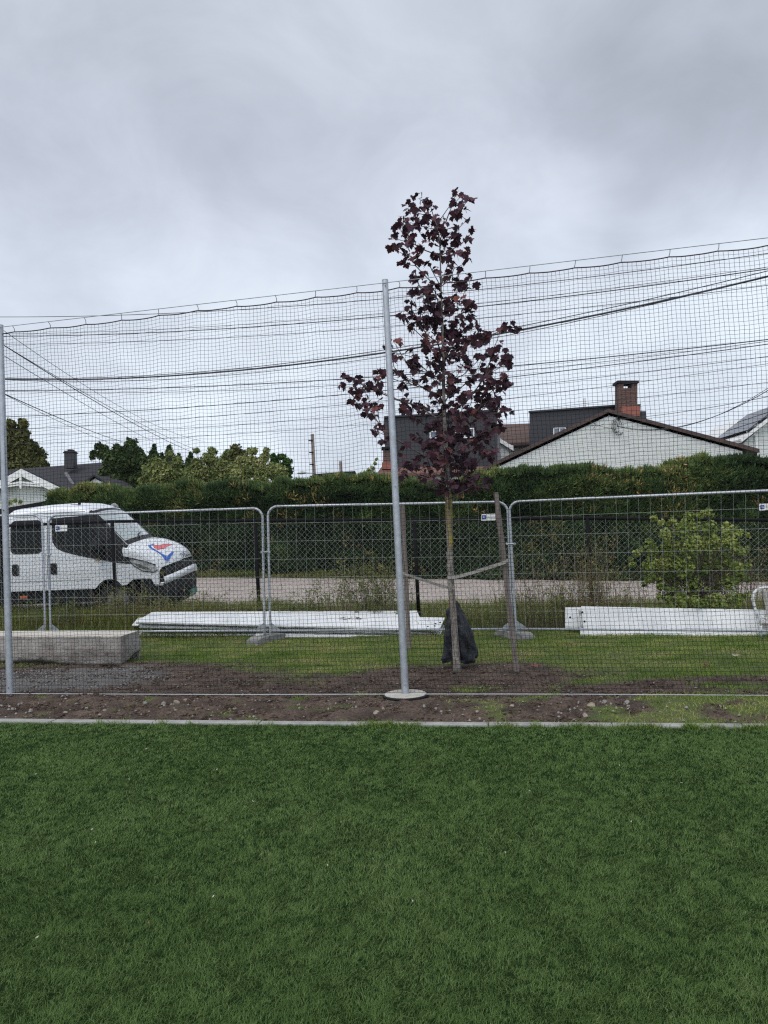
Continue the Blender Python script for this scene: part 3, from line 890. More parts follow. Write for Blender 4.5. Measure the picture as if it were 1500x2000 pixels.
# clamps
for (x0, y0, x1, y1, Yc, lb) in ((88, 1083, 97, 1083, 12.27, 'small fence clamp joining the two panels in front of the van'),
                                 (513, 1078, 525, 1078, 11.7, 'small fence clamp joining the panels over the long stack of white boards'),
                                 (991, 1062, 1003, 1062, 11.3, 'small fence clamp joining the panels behind the leaning wooden stake')):
    a, b = P(x0, y0, Yc), P(x1, y1, Yc)
    m = MB(); m.tube([a + Vector((-.02, -.02, 0)), b + Vector((.02, -.02, 0))], .013, 8)
    m.tube([a + Vector((-.01, .0, 0)), a + Vector((-.01, -.04, 0))], .018, 8); m.tube([b + Vector((.01, .0, 0)), b + Vector((.01, -.04, 0))], .018, 8)
    tag(m.build('fence_clamp', M['galv'], bevel=.002), lb, 'clamp', 'clamps joining the fence panels')
# feet
def foot(px, Yc, rz, label, zo=0.0):
    c0 = P(px, 1240, Yc); z = gz(c0.x, c0.y)
    r = empty('concrete_weight', (c0.x, c0.y, z), label, 'fence weight', 'concrete weights of the temporary fence')
    R3 = Matrix.Rotation(rz, 3, 'Z')
    m = MB()
    prof = [(-.36, 0), (.36, 0), (.36, .10), (.26, .145), (-.26, .145), (-.36, .10)]
    pts = [Vector((c0.x, c0.y, z + .005 + zo)) + R3 @ Vector((p, -.115, q)) for p, q in prof]
    m.prism(pts, R3 @ Vector((0, .23, 0)))
    m.build('concrete_block', M['foot'], r, bevel=.012)
    for s_ in (-.05, .05):
        c1 = Vector((c0.x, c0.y, z + .152 + zo)) + R3 @ Vector((s_, 0, 0))
        m = MB(); m.tube([c1 + Vector((0, 0, -.01)), c1], .03, 12); m.build('socket', M['plastic'], r)
M['foot'] = pmat('fence_foot_concrete', (0.15, 0.15, 0.145), .9, (0.25, 0.25, 0.24), 9, bump=.3, bscale=50)
foot(522, 11.75, math.radians(58), 'grey concrete block weight on the lawn in front of the long stack of white boards', -.05)
foot(1004, 11.35, math.radians(118), 'grey concrete block weight behind the lower end of the leaning wooden stake', -.05)

# ------------------------------------------------------------------ black chain-link fence along the road
posts = [(-62, 1030, 14.1), (219, 1018.5, 13.7), (498, 1016.5, 13.35), (809, 1015, 13.0), (1147, 1012, 12.55), (1505, 1016, 12.1), (1900, 1018, 11.6)]
cf = empty('chain_link_fence', P(500, 1200, 13.3), 'black framed chain-link fence along the near side of the road', 'fence')
tops = [P(*q) for q in posts]
botsP = []
for q, tpt in zip(posts, tops):
    g = P(q[0] + (9 if q[0] < 1000 else 11), 1200, q[2]); b = Vector((g.x, g.y, gz(g.x, g.y) - .05)) if q[0] < 1800 else Vector((tpt.x + .05, tpt.y, gz(tpt.x, tpt.y) - .05))
    botsP.append(b)
    m = MB(); m.tube([b, tpt], .034, 10); m.build('post', M['black_steel'], cf, smooth=True)
m = MB(); m.tube(tops, .028, 8); m.build('top_rail', M['black_steel'], cf, smooth=True)
# diamonds: two families of slanting wires, zig-zagged in depth
segs = []
for i in range(len(tops) - 1):
    A, B, TA, TB = botsP[i] + Vector((0, 0, .08)), botsP[i + 1] + Vector((0, 0, .08)), tops[i], tops[i + 1]
    Lh = (B - A).length; nseg = int(round(Lh / .100)); rowsN = int(round((TA.z - A.z) / .052))
    def q(u, v): return A.lerp(B, u).lerp(TA.lerp(TB, u), v)
    for k_ in range(-rowsN // 2 - 2, nseg + 2):
        for sgn in (1, -1):
            line = []
            for j in range(rowsN + 1):
                u = (k_ + .5 * j * sgn + (rowsN // 2 + 1 if sgn < 0 else 0)) / nseg
                if -0.001 <= u <= 1.001:
                    p = q(u, j / rowsN); p.y += .036 + .006 * (1 if j % 2 else -1) * sgn; line.append(p)
            if len(line) > 1: segs.append(line)
m = MB()
for ln in segs: m.tube(ln, .0019, 3, cap=False)
m.build('wire_netting', M['chain_wire'], cf, smooth=True)
# ------------------------------------------------------------------ foliage helper
def leaves(pos, nrm, size, aspect=1.6, rnd=None, tri=False, jitter=.6):
    """diamond leaves (2 triangles, slightly folded) at pos, facing roughly nrm"""
    n = len(pos)
    nn = nrm + rng.normal(0, jitter, (n, 3)); nn /= np.linalg.norm(nn, axis=1, keepdims=True) + 1e-9
    a = rng.normal(0, 1, (n, 3)); a -= nn * (a * nn).sum(1, keepdims=True); a /= np.linalg.norm(a, axis=1, keepdims=True) + 1e-9
    b = np.cross(nn, a)
    s = size[:, None]
    v0 = pos - a * s * .5; v2 = pos + a * s * .5
    v1 = pos + b * s * .5 / aspect + nn * s * .12; v3 = pos - b * s * .5 / aspect + nn * s * .12
    v = np.stack([v0, v1, v2, v3], 1).reshape(-1, 3)
    i = (np.arange(n) * 4)[:, None]
    t = np.concatenate([i + [0, 1, 2], i + [0, 2, 3]], 1).reshape(-1, 3)
    return v, t, np.repeat(rnd, 4)


def sprays(pos, dirv, length, width, rnd):
    """pointed sprigs: 3 narrow leaves fanning out from pos along dirv"""
    n = len(pos); V_ = []; T_ = []; R_ = []
    for k_ in range(3):
        d = dirv + rng.normal(0, .45, (n, 3)); d /= np.linalg.norm(d, axis=1, keepdims=True) + 1e-9
        u = np.cross(d, rng.normal(0, 1, (n, 3))); u /= np.linalg.norm(u, axis=1, keepdims=True) + 1e-9
        l = (length * rng.uniform(.6, 1.2, n))[:, None]; w = width[:, None]
        v = np.stack([pos - d * l * .15, pos + d * l * .4 + u * w * .5, pos + d * l, pos + d * l * .4 - u * w * .5], 1)
        i = (np.arange(n) * 4)[:, None] + k_ * n * 4
        V_.append(v.reshape(-1, 3)); T_.append(np.concatenate([i + [0, 1, 2], i + [0, 2, 3]], 1).reshape(-1, 3)); R_.append(np.repeat(np.clip(rnd + rng.normal(0, .06, n), 0, 1), 4))
    return np.concatenate(V_), np.concatenate(T_), np.concatenate(R_)


M['bark'] = pmat('bark', (0.05, 0.042, 0.035), .9, (0.11, 0.095, 0.08), 8, bump=.4)
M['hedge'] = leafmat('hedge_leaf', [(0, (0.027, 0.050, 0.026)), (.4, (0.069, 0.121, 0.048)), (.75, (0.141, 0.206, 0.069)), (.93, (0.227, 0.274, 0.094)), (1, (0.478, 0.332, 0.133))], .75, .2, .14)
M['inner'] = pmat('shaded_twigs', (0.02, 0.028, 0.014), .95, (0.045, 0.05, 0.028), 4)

# ------------------------------------------------------------------ hedge behind the road
HT = [(108, 962, 25.6), (150, 955, 25.5), (200, 955, 25.4), (300, 955, 25.2), (400, 948, 25.0), (520, 945, 24.8), (600, 942, 24.7), (700, 932, 24.5), (790, 932, 24.3), (880, 940, 24.2), (960, 922, 24.0),
      (1060, 920, 23.9), (1200, 918, 23.7), (1300, 914, 23.6), (1352, 902, 23.5), (1400, 899, 23.4), (1500, 900, 23.3), (1640, 893, 23.1)]
hp = [P(*q) for q in HT]
hxs = np.array([p.x for p in hp]); hys = np.array([p.y for p in hp]); hzs = np.array([p.z for p in hp])
hedge = empty('hedge', (0, 24.4, gz(0, 24.4)), 'long tall clipped evergreen hedge along the far side of the road', 'hedge')
n = 130000
u = hxs[0] + (hxs[-1] - hxs[0]) * rng.random(n)
top = np.interp(u, hxs, hzs); yb = np.interp(u, hxs, hys)
g0 = gh(u, yb) + .05
side = rng.random(n)
v_ = rng.random(n) ** .9
depth_ = rng.random(n)
isTop = side < .30
lump = (fbm(u * 1.5, v_ * 4.5, 41, 4, .6) - .5) * 1.5
zt_ = top - .13 + (fbm(u * 1.5, yb * 0, 14, 5, .7) - .5) * .75
z = np.where(isTop, zt_ - .04 * rng.random(n), g0 + (zt_ - g0) * v_)
y = np.where(isTop, yb - .6 + 1.6 * depth_, yb - .65 + lump * .55 + .25 * sstep(.85, 1.0, v_) + rng.random(n) ** 2 * .25)
pos = np.stack([u, y, z], -1)
dirv = np.where(isTop[:, None], np.array([[0, -.2, 1.0]]), np.array([[0, -.75, .65]]))
patchv = fbm(u * .9, z * 1.4, 51, 4, .6)
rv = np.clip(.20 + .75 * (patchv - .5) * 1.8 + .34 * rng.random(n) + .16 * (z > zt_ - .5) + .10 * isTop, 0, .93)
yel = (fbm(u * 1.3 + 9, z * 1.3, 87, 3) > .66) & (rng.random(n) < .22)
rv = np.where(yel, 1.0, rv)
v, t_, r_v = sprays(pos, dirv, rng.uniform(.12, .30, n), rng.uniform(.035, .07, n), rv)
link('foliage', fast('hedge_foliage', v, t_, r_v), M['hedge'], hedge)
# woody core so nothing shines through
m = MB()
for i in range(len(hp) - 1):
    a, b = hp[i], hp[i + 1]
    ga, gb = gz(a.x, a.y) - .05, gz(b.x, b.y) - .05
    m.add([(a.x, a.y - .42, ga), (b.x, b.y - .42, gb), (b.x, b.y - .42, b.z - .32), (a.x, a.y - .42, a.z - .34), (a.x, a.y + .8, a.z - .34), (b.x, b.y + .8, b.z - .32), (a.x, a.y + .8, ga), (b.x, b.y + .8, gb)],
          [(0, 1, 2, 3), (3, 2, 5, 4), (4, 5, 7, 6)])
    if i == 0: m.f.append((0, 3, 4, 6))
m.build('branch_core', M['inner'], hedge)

# verge between road and hedge and beyond: long grass ------------------------------
def grass_patch(name, n, xf, yf, hmin, hmax, w, mat, rseed=0, keepf=None, rb=(0, 1)):
    x, y = scatter(n, *xf, *yf)
    if keepf is not None:
        k_ = rng.random(n) < keepf(x, y); x, y = x[k_], y[k_]
    n = len(x)
    hh = hmin + (hmax - hmin) * np.clip(fbm(x * 1.2, y * 1.6, 5 + rseed, 4) * 1.5 - .25, 0, 1) * rng.uniform(.6, 1.1, n)
    rr = np.clip(rb[0] + (rb[1] - rb[0]) * (rng.random(n) * .5 + fbm(x * .9, y * 1.7, 70 + rseed, 4) * .6), 0, 1)
    me = blades(name, x, y, gh(x, y) - .01, hh, w * rng.uniform(.7, 1.3, n), .25 + .5 * rng.random(n), rng.random(n) * 6.28, rng.random(n), rr)
    return link(name, me, mat)
M['rough'] = leafmat('rough_grass', [(0, (0.057, 0.097, 0.023)), (.4, (0.113, 0.162, 0.035)), (.7, (0.194, 0.211, 0.057)), (.9, (0.324, 0.259, 0.113)), (1, (0.437, 0.340, 0.194))], .75, .3, .14)
o = grass_patch('verge_grass', 26000, (-17, 17), (ROADF - .1, 24.3), .10, .45, .016, M['rough'], 1, rb=(.25, 1.0)); tag(o, kind='stuff')
# tall rough growth between the lawn and the road, highest in front of the van
def kf(x, y):
    near = sstep(11.9, 12.4, y)
    return near * (0.35 + .65 * sstep(-1.2, -3.0, x) + .3 * sstep(-.6, -.1, -np.abs(x - 1.0)))
o = grass_patch('rough_grass', 95000, (-9.5, 9), (11.9, 15.9), .10, .42, .007, M['rough'], 2, kf); tag(o, kind='stuff')
def kf2(x, y): return sstep(-1.9, -2.6, x) * (.5 + .5 * fbm(x, y, 3))
o = grass_patch('tall_grass', 17000, (-9.5, -1.8), (12.8, 14.6), .2, .6, .006, M['rough'], 6, kf2, (.2, 1)); tag(o, kind='stuff')

# dry stalks and herbs along the fence
M['stalk'] = pmat('dry_stalk', (0.09, 0.065, 0.045), .9, (0.20, 0.155, 0.11), 3)
M['herb'] = leafmat('herb_leaf', [(0, (0.062, 0.101, 0.031)), (.5, (0.133, 0.187, 0.047)), (.8, (0.250, 0.265, 0.078)), (1, (0.374, 0.281, 0.125))], .75, .3, .14)
def herb(px, base_py, h, n_st, spread, Yc, label, dry=.5, bushy=1.0, cat='weed'):
    c0 = G(px, base_py, .12); c0 = P(px, base_py, Yc); z = gz(c0.x, Yc)
    r = empty('weed_clump', (c0.x, Yc, z), label, cat, 'wild herbs and dry stalks along the black fence')
    m = MB(); lp = []
    rr = random.Random(int(px * 3 + h * 100))
    for _ in range(n_st):
        bx = c0.x + rr.gauss(0, spread); by = Yc + rr.uniform(-.2, .2)
        hh = h * rr.uniform(.55, 1.05); lx = rr.gauss(0, .16) * hh; ly = rr.gauss(0, .1) * hh
        pts = [Vector((bx + lx * q * q, by + ly * q * q, z - .03 + hh * q)) for q in (0, .35, .7, 1)]
        m.tube(pts, [.0045, .004, .003, .0015], 4, cap=False)
        for _ in range(rr.randint(3, 7)):
            q = rr.uniform(.3, 1); p = Vector((bx + lx * q * q, by + ly * q * q, z + hh * q))
            e_ = p + Vector((rr.gauss(0, .07), rr.gauss(0, .05), rr.uniform(.02, .14))) * (1 + h * .4)
            m.tube([p, e_], [.0025, .001], 3, cap=False)
            lp.append(e_)
            if rr.random() < bushy: lp += [p.lerp(e_, rr.random()) + Vector((rr.gauss(0, .02), rr.gauss(0, .02), rr.gauss(0, .02))) for _ in range(int(5 * bushy))]
    m.build('stalks', M['stalk'], r)
    if lp:
        pos = np.array([tuple(p) for p in lp]); k_ = len(pos)
        v, t_, r2 = leaves(pos, np.tile([[0, -.4, .6]], (k_, 1)), rng.uniform(.018, .05, k_), 2.2, np.clip(rng.random(k_) * .6 + dry * .5, 0, 1))
        link('leaves', fast('leaves', v, t_, r2), M['herb'], r)
herb(555, 1190, .45, 26, .25, 12.9, 'low green and yellow weeds just right of the joined fence uprights', .3, 1.5)
herb(620, 1195, .85, 30, .28, 12.9, 'waist high weeds rising in front of the road left of centre', .5, 1.0)
herb(700, 1195, 1.15, 60, .35, 12.8, 'tallest brown and green weed clump, left of the central net post', .55, 1.2)
herb(760, 1195, 1.0, 40, .22, 12.8, 'weed clump directly behind the central net post', .6, .9)
herb(735, 1195, .6, 30, .3, 12.6, 'short weeds in front of the tallest clump', .2, 1.5)
herb(460, 1190, .55, 30, .3, 13.0, 'reddish green weeds right of the van bumper', .4, 1.2)
herb(950, 1195, .45, 34, .4, 12.2, 'low brown weeds between the maple and the leaning stake', .8, 1.2)
herb(1040, 1195, 1.25, 46, .3, 12.3, 'pale dry stalks right of the leaning stake', .95, .4)
herb(1080, 1195, .75, 40, .35, 12.2, 'brown bushy weeds left of the black post near the shrub', .7, 1.0)
herb(1150, 1195, 1.45, 60, .2, 12.2, 'tall dark brown stalks around the black post left of the shrub', .9, .7)
herb(1200, 1195, .9, 50, .3, 12.0, 'leaning brown stalks between the black post and the shrub', .8, .6)
herb(1450, 1195, 1.35, 40, .25, 12.0, 'pale dry stalks right of the shrub', .9, .5)
herb(1010, 1195, .5, 30, .3, 12.0, 'dark low weeds at the foot of the leaning stake, behind the fence', .3, 1.4)
herb(110, 1200, .5, 30, .35, 12.9, 'green weeds in front of the van sill at the left', .2, 1.3)
herb(330, 1195, .6, 40, .4, 13.2, 'seeding weeds in front of the van bumper', .7, 1.0)
herb(240, 1195, .7, 40, .22, 13.2, 'seeding weeds in front of the van front wheel', .7, .8)

# ------------------------------------------------------------------ trees beyond the hedge
def tree(name, label, trunk_px, Yc, blobs, nleaf, size, mat, aspect=1.5, group='trees beyond the hedge', dark=0.0, tr=.16, limbs=10, deep=.7, updir=0.3, br_split=True):
    """blobs in photo pixels (x, y, r) at distance Yc"""
    sc = Yc / F_PX
    base = P(trunk_px[0], trunk_px[1], Yc); base.z = gz(base.x, Yc) if Yc < 60 else .4
    r = empty(name, base, label, 'tree', group)
    cs = []; R_ = random.Random(int(trunk_px[0]))
    if len(blobs) > 8 and br_split: blobs = [(x + R_.gauss(0, r * .35), y + R_.gauss(0, r * .3), r * R_.uniform(.45, .8)) for x, y, r in blobs for _ in range(2)] + [(x, y, r * .7) for x, y, r in blobs]
    for bx, by, br in blobs:
        c0 = P(bx, by, Yc + R_.uniform(-1, 1) * br * sc * deep * .6); cs.append((c0, br * sc))
    m = MB()
    topc = max(cs, key=lambda q: q[0].z)[0]
    mid = Vector((base.x, Yc, base.z * .4 + topc.z * .6))
    m.tube([base + Vector((0, 0, -.2)), base.lerp(mid, .5), mid], [tr, tr * .8, tr * .5], 8)
    for c0, cr_ in cs[:limbs * 3]:
        s0 = base.lerp(mid, R_.uniform(.45, 1)); m.tube([s0, s0.lerp(c0, .5) + Vector((0, 0, -.1)), c0], [tr * .35, tr * .2, tr * .06], 5)
    m.build('trunk', M['bark'], r, smooth=True)
    tot = sum(q[1] ** 2 for q in cs); Vs = []; Ns = []; Rs = []
    for c0, cr_ in cs:
        k_ = int(nleaf * cr_ ** 2 / tot) + 5
        d = rng.normal(0, 1, (k_, 3)); d /= np.linalg.norm(d, axis=1, keepdims=True)
        # break the ball into twig clumps
        f_ = 1.02 + .62 * (fbm(d[:, 0] * 2.6 + c0.x, d[:, 2] * 2.6 + d[:, 1] * 2 + c0.z, 3, 3) - .5) * 2
        rad = cr_ * (rng.random(k_) ** .55) * f_
        p = np.array(tuple(c0)) + d * rad[:, None] * np.array([1, deep, 1])
        Vs.append(p); Ns.append(d * .7 + np.array([0, 0, updir]))
        Rs.append(np.clip(.5 * rng.random(k_) + .5 * fbm(p[:, 0] * .9, p[:, 2] * .9 + p[:, 1], 8, 3) + R_.uniform(-.12, .12) + dark, 0, 1))
    p = np.concatenate(Vs); k_ = len(p)
    v, t_, r2 = leaves(p, np.concatenate(Ns), size * rng.uniform(.6, 1.3, k_), aspect, np.concatenate(Rs))
    link('crown', fast('crown', v, t_, r2), mat, r)
    return r
M['olive'] = leafmat('olive_needles', [(0, (0.046, 0.055, 0.021)), (.5, (0.104, 0.114, 0.042)), (1, (0.208, 0.198, 0.073))], .75, .15, .14)
M['darkleaf'] = leafmat('dark_leaf', [(0, (0.026, 0.045, 0.022)), (.5, (0.060, 0.094, 0.037)), (1, (0.122, 0.160, 0.056))], .75, .2, .14)
M['yelleaf'] = leafmat('yellow_green_leaf', [(0, (0.103, 0.144, 0.055)), (.45, (0.224, 0.270, 0.099)), (.8, (0.380, 0.405, 0.168)), (1, (0.621, 0.557, 0.338))], .75, .35, .14)
M['thuja'] = leafmat('thuja_leaf', [(0, (0.023, 0.061, 0.019)), (.5, (0.053, 0.113, 0.030)), (1, (0.095, 0.189, 0.053))], .75, .15, .14)
tree('spruce_tree', 'brownish green conifer at the left edge above the white house roof', (15, 960), 52,
     [(20, 830, 14), (42, 832, 12), (8, 850, 26), (40, 856, 24), (62, 872, 18), (25, 880, 34), (58, 895, 26), (78, 902, 14), (-10, 900, 40), (40, 915, 34), (86, 906, 7), (-25, 850, 25), (70, 888, 14), (20, 815 + 8, 6), (42, 822, 5)],
     26000, .34, M['olive'], 2.2)
tree('dark_tree', 'dark broad leaved tree between the white house and the yellow green trees', (245, 960), 44,
     [(250, 880, 16), (228, 884, 16), (270, 885, 14), (240, 905, 32), (270, 905, 24), (205, 925, 18), (230, 935, 30), (265, 935, 28), (200, 937, 12), (282, 915, 14), (215, 900, 20), (255, 868, 7), (228, 872, 6)],
     20000, .26, M['darkleaf'], 1.5)
tree('pine_tree', 'thin wispy pine behind the dark tree, its top left of it', (200, 940), 60,
     [(193, 872, 8), (205, 876, 7), (184, 885, 7), (198, 888, 9), (181, 893, 5), (210, 884, 6)], 1500, .30, M['darkleaf'], 2.6, tr=.14)
for i, (px, py) in enumerate(((301, 868), (331, 869), (349, 886), (316, 885), (372, 884))):
    tree('young_spruce', 'pointed spruce top behind the yellow green trees, %s from the left' % ('first', 'third', 'fourth', 'second', 'last')[i], (px, 950), 56,
         [(px, py + 2, 3), (px, py + 8, 5), (px - 1, py + 16, 8), (px + 1, py + 26, 11), (px, py + 40, 14)], 2200, .26, M['darkleaf'], 2.2, 'spruces beyond the hedge', tr=.1, limbs=2)
tree('yellow_tree', 'yellow green tree just right of the dark tree, with bare grey twigs inside', (330, 960), 38,
     [(300, 905, 14), (318, 912, 18), (290, 925, 20), (335, 925, 24), (305, 940, 26), (350, 945, 22), (365, 935, 18), (345, 898, 12), (330, 890, 8), (280, 940, 12)], 9500, .16, M['yelleaf'], 1.5, tr=.12)
tree('yellow_tree', 'bright yellow green tree with the highest twigs, left of centre', (420, 960), 39,
     [(412, 880, 10), (405, 895, 16), (430, 905, 18), (385, 905, 16), (395, 925, 24), (430, 930, 26), (455, 935, 20), (370, 925, 14), (415, 945, 26), (385, 880, 7), (440, 890, 10)], 11000, .16, M['yelleaf'], 1.5, tr=.12)
tree('yellow_tree', 'yellow green tree to the left of the rounded dark green bush', (490, 960), 37,
     [(495, 882, 10), (515, 895, 14), (480, 900, 16), (500, 910, 22), (530, 920, 20), (475, 925, 22), (510, 935, 26), (545, 925, 14), (550, 940, 16), (520, 880, 8), (468, 898, 10)], 11000, .16, M['yelleaf'], 1.5, tr=.12, dark=.08)
tree('hazy_tree', 'grey green tree farther back whose top shows above the yellow green trees', (460, 930), 70,
     [(460, 880, 12), (448, 892, 12), (475, 892, 12), (462, 902, 16)], 2500, .3, M['olive'], 1.5, tr=.15)
tree('thuja_tree', 'rounded dark green thuja at the right end of the yellow green trees', (550, 960), 40,
     [(532, 893, 8), (548, 892, 9), (560, 900, 10), (565, 918, 9), (550, 915, 18), (556, 930, 15), (535, 905, 12), (563, 935, 10), (540, 930, 14)], 9000, .15, M['thuja'], 2)
tree('far_tree', 'small dark tree in the gap left of the house with solar panels', (1450, 890), 60,
     [(1452, 852, 5), (1447, 862, 8), (1456, 868, 9), (1450, 876, 10), (1442, 872, 6)], 1200, .26, M['darkleaf'], 1.6, tr=.12)
tree('yellow_sapling', 'leafy yellow green shoot rising above the hedge left of the small brick chimney', (725, 950), 25.2,
     [(732, 905, 4), (728, 914, 4), (722, 920, 6), (735, 897, 3), (715, 925, 5), (705, 930, 7), (724, 928, 6)], 260, .12, M['yelleaf'], 1.6, tr=.02, limbs=3, group=None)
tree('round_bush', 'small round bush at the left end of the hedge, beside the white gable', (117, 975), 26.5,
     [(117, 966, 11), (112, 972, 8), (124, 970, 8)], 900, .12, M['thuja'], 1.6, tr=.03, limbs=2, group=None)
tree('brown_bush', 'reddish yellow bush above the hedge below the slate roof of the white house', (165, 965), 30,
     [(160, 955, 9), (172, 953, 9), (150, 960, 8), (182, 958, 8)], 1400, .12, M['yelleaf'], 1.6, tr=.03, limbs=2, group=None)

# ------------------------------------------------------------------ houses
M['wall_white'] = linemat('white_cladding', (0.62, 0.645, 0.63), (0.30, 0.31, 0.30), .17, 'Z', .6)
M['wall_cream'] = linemat('cream_cladding', (0.62, 0.62, 0.56), (0.40, 0.40, 0.36), .15, 'Z', .6)
M['trim'] = pmat('white_trim', (0.72, 0.73, 0.73), .5)
M['barge'] = pmat('dark_red_brown_board', (0.045, 0.026, 0.023), .6, (0.065, 0.036, 0.03), 3)
M['slate'] = linemat('dark_slate', (0.032, 0.033, 0.040), (0.014, 0.014, 0.018), .33, 'Z', .95, .12)
M['slate_wall'] = linemat('dark_slate_cladding', (0.026, 0.028, 0.034), (0.012, 0.012, 0.016), .28, 'Z', .5, .10)
M['tile_brown'] = linemat('brown_tiles', (0.085, 0.050, 0.040), (0.035, 0.022, 0.02), .33, 'Z', .8, .2, noise=.35)
M['tile_red'] = linemat('red_tiles', (0.15, 0.07, 0.052), (0.07, 0.035, 0.028), .30, 'Z', .8, .2, noise=.35)
M['brick'] = brickmat('brown_brick', (0.115, 0.052, 0.036), (0.07, 0.036, 0.03), (0.13, 0.11, 0.10), 1.0, .25, .11)
M['copper'] = pmat('red_flashing', (0.22, 0.07, 0.05), .7, (0.28, 0.10, 0.07), 3)
M['window'] = pmat('window_glass', (0.10, 0.12, 0.15), .04, spec=1.0, metal=0.6)
M['lead'] = pmat('grey_lead', (0.12, 0.12, 0.13), .6)


def window(parent, a, b, c_, d_, fr=.07, mullion=True, out=Vector((0, -.06, 0))):
    """a b c d: corners (bottom left, bottom right, top right, top left)"""
    m = MB()
    for p, q in ((a, b), (b, c_), (c_, d_), (d_, a)): m.tube([p + out, q + out], fr * .6, 4)
    if mullion: m.tube([(a + b) / 2 + out, (c_ + d_) / 2 + out], fr * .5, 4)
    f_ = m.build('window', M['trim'], parent)
    g = MB(); g.add([a + out * .4, b + out * .4, c_ + out * .4, d_ + out * .4], [(0, 1, 2, 3)]); g.build('pane', M['window'], f_)


# white gabled house on the right ------------------------------------------------
AL, AR = P(938, 920, 36.0), P(1483, 880, 31.2)
AR.z = AL.z = (AL.z + AR.z) / 2
apx = P(1190, 803, 33.8)
h1 = empty('white_house', ((AL.x + AR.x) / 2, (AL.y + AR.y) / 2, .3), 'white clad gabled house with red brown bargeboards behind the hedge on the right', 'house')
ex = (AR - AL).normalized(); back = Vector((-ex.y, ex.x, 0))
gl, gr_ = AL + ex * .75, AR - ex * .65
apw = Vector((apx.x, apx.y, apx.z - .12)); apw = gl + ex * (apw - gl).dot(ex) + Vector((0, 0, apw.z - gl.z))
sl_l = (apw.z - AL.z) / ((apw - AL).dot(ex)); sl_r = (apw.z - AR.z) / ((AR - apw).dot(ex))
poly = [Vector((gl.x, gl.y, .1)), Vector((gr_.x, gr_.y, .1)), Vector((gr_.x, gr_.y, AR.z + .65 * sl_r - .2)), apw - Vector((0, 0, .12)), Vector((gl.x, gl.y, AL.z + .75 * sl_l - .2))]
m = MB(); m.prism(poly, back * 11); m.build('wall', M['wall_white'], h1)
apR = AL + ex * (apw - AL).dot(ex); apR.z = apw.z + .1
m = MB()
for e_ in (AL, AR):
    m.prism([e_ - back * .12, apR - back * .12, apR - back * .12 + Vector((0, 0, .045)), e_ - back * .12 + Vector((0, 0, .045))], back * 11.7)
m.build('roof', M['tile_brown'], h1)
m = MB()
for e_ in (AL, AR):
    dn = Vector((0, 0, -.10)); m.prism([e_ - back * .17 + Vector((0, 0, .07)), apR - back * .17 + Vector((0, 0, .07)), apR - back * .17 + dn, e_ - back * .17 + dn], back * .045)
m.build('bargeboard', M['barge'], h1)
m = MB(); q = P(1473, 895, 31.5); m.tube([q + Vector((0, 0, -.2)), q + Vector((0, 0, .15))], .12, 8); m.build('lamp_box', M['plastic'], h1)
# bracket with cable coil under the apex
m = MB(); q = P(1212, 818, 33.45); m.box(q, (.3, .12, .12)); m.build('cable_bracket', M['plastic'], h1)
m = MB()
for k_ in range(5):
    c0 = P(1203 + k_ * 3 - 5, 831 + (k_ % 2) * 3, 33.35); rr = .22 + .05 * k_
    m.tube([c0 + Vector((math.cos(a) * rr * .5, 0, math.sin(a) * rr)) for a in np.linspace(0, 5.5, 14)], .012, 4)
for a_, b_2 in (((1150, 823), (1203, 838)), ((1155, 830), (1180, 828)), ((1165, 822), (1158, 838)), ((1203, 822), (1230, 838))):
    m.tube([P(*a_, 33.6), (P(*a_, 33.6) + P(*b_2, 33.35)) / 2 + Vector((0, 0, -.08)), P(*b_2, 33.35)], .012, 4)
m.build('loose_cable', M['cable'], h1)

# dark slate house with brick chimney behind it -----------------------------------
h2 = empty('dark_slate_house', P(1120, 950, 46), 'dark slate clad house with a tall brick chimney rising behind the white gable', 'house')
Yb = 46
a, b, c_, d_ = P(1034, 960, Yb), P(1262, 960, Yb), P(1262, 812, Yb), P(1034, 806, Yb)
b2, c2 = P(1252, 960, Yb), P(1252, 791, Yb)
m = MB(); m.prism([P(1034, 960, Yb), P(1210, 960, Yb), P(1210, 793, Yb), P(1034, 806, Yb)], Vector((2.4, 7, 0))); m.build('wall', M['slate_wall'], h2)
m = MB(); m.prism([P(1211, 960, Yb + .4), P(1251, 960, Yb + .4), P(1251, 789, Yb + .4), P(1211, 792, Yb + .4)], Vector((0, 5, 0))); m.prism([P(1251.5, 960, Yb + .6), P(1262, 960, Yb + .6), P(1262, 803, Yb + .6), P(1251.5, 803, Yb + .6)], Vector((0, 5, 0)))
m.build('side_wall', M['slate_wall'], h2)
m = MB(); q0, q1 = P(1032, 805, Yb), P(1212, 792, Yb); m.prism([q0, q1, q1 + Vector((0, 0, .05)), q0 + Vector((0, 0, .05))], Vector((2.4, 7, 0))); m.prism([q0 + Vector((0, -.2, -.05)), q1 + Vector((0, -.2, -.05)), q1 + Vector((0, -.2, .05)), q0 + Vector((0, -.2, .05))], Vector((0, .18, 0)))
m.build('roof', M['slate_wall'], h2)
window(h2, P(1081, 852, Yb), P(1104, 850, Yb), P(1104, 836, Yb), P(1081, 837, Yb))
ch = MB(); Yc_ = 44.5
def ring_box(m, x0, x1, y0, y1, Y0, dep, th=.28):
    """hollow box between photo rows y0 (top) and y1"""
    A0, B0 = P(x0, y1, Y0), P(x1, y1, Y0); A1, B1 = P(x0, y0, Y0), P(x1, y0, Y0)
    m.prism([A0, B0, B1, A1], Vector((0, dep, 0)))
ring_box(ch, 1209, 1245, 758, 806, Yc_, .8); 
for x0, x1 in ((1209, 1218), (1234, 1245)): ring_box(ch, x0, x1, 748, 758.3, Yc_ + .004, .79)
chm = ch.build('chimney', M['brick'], h2)
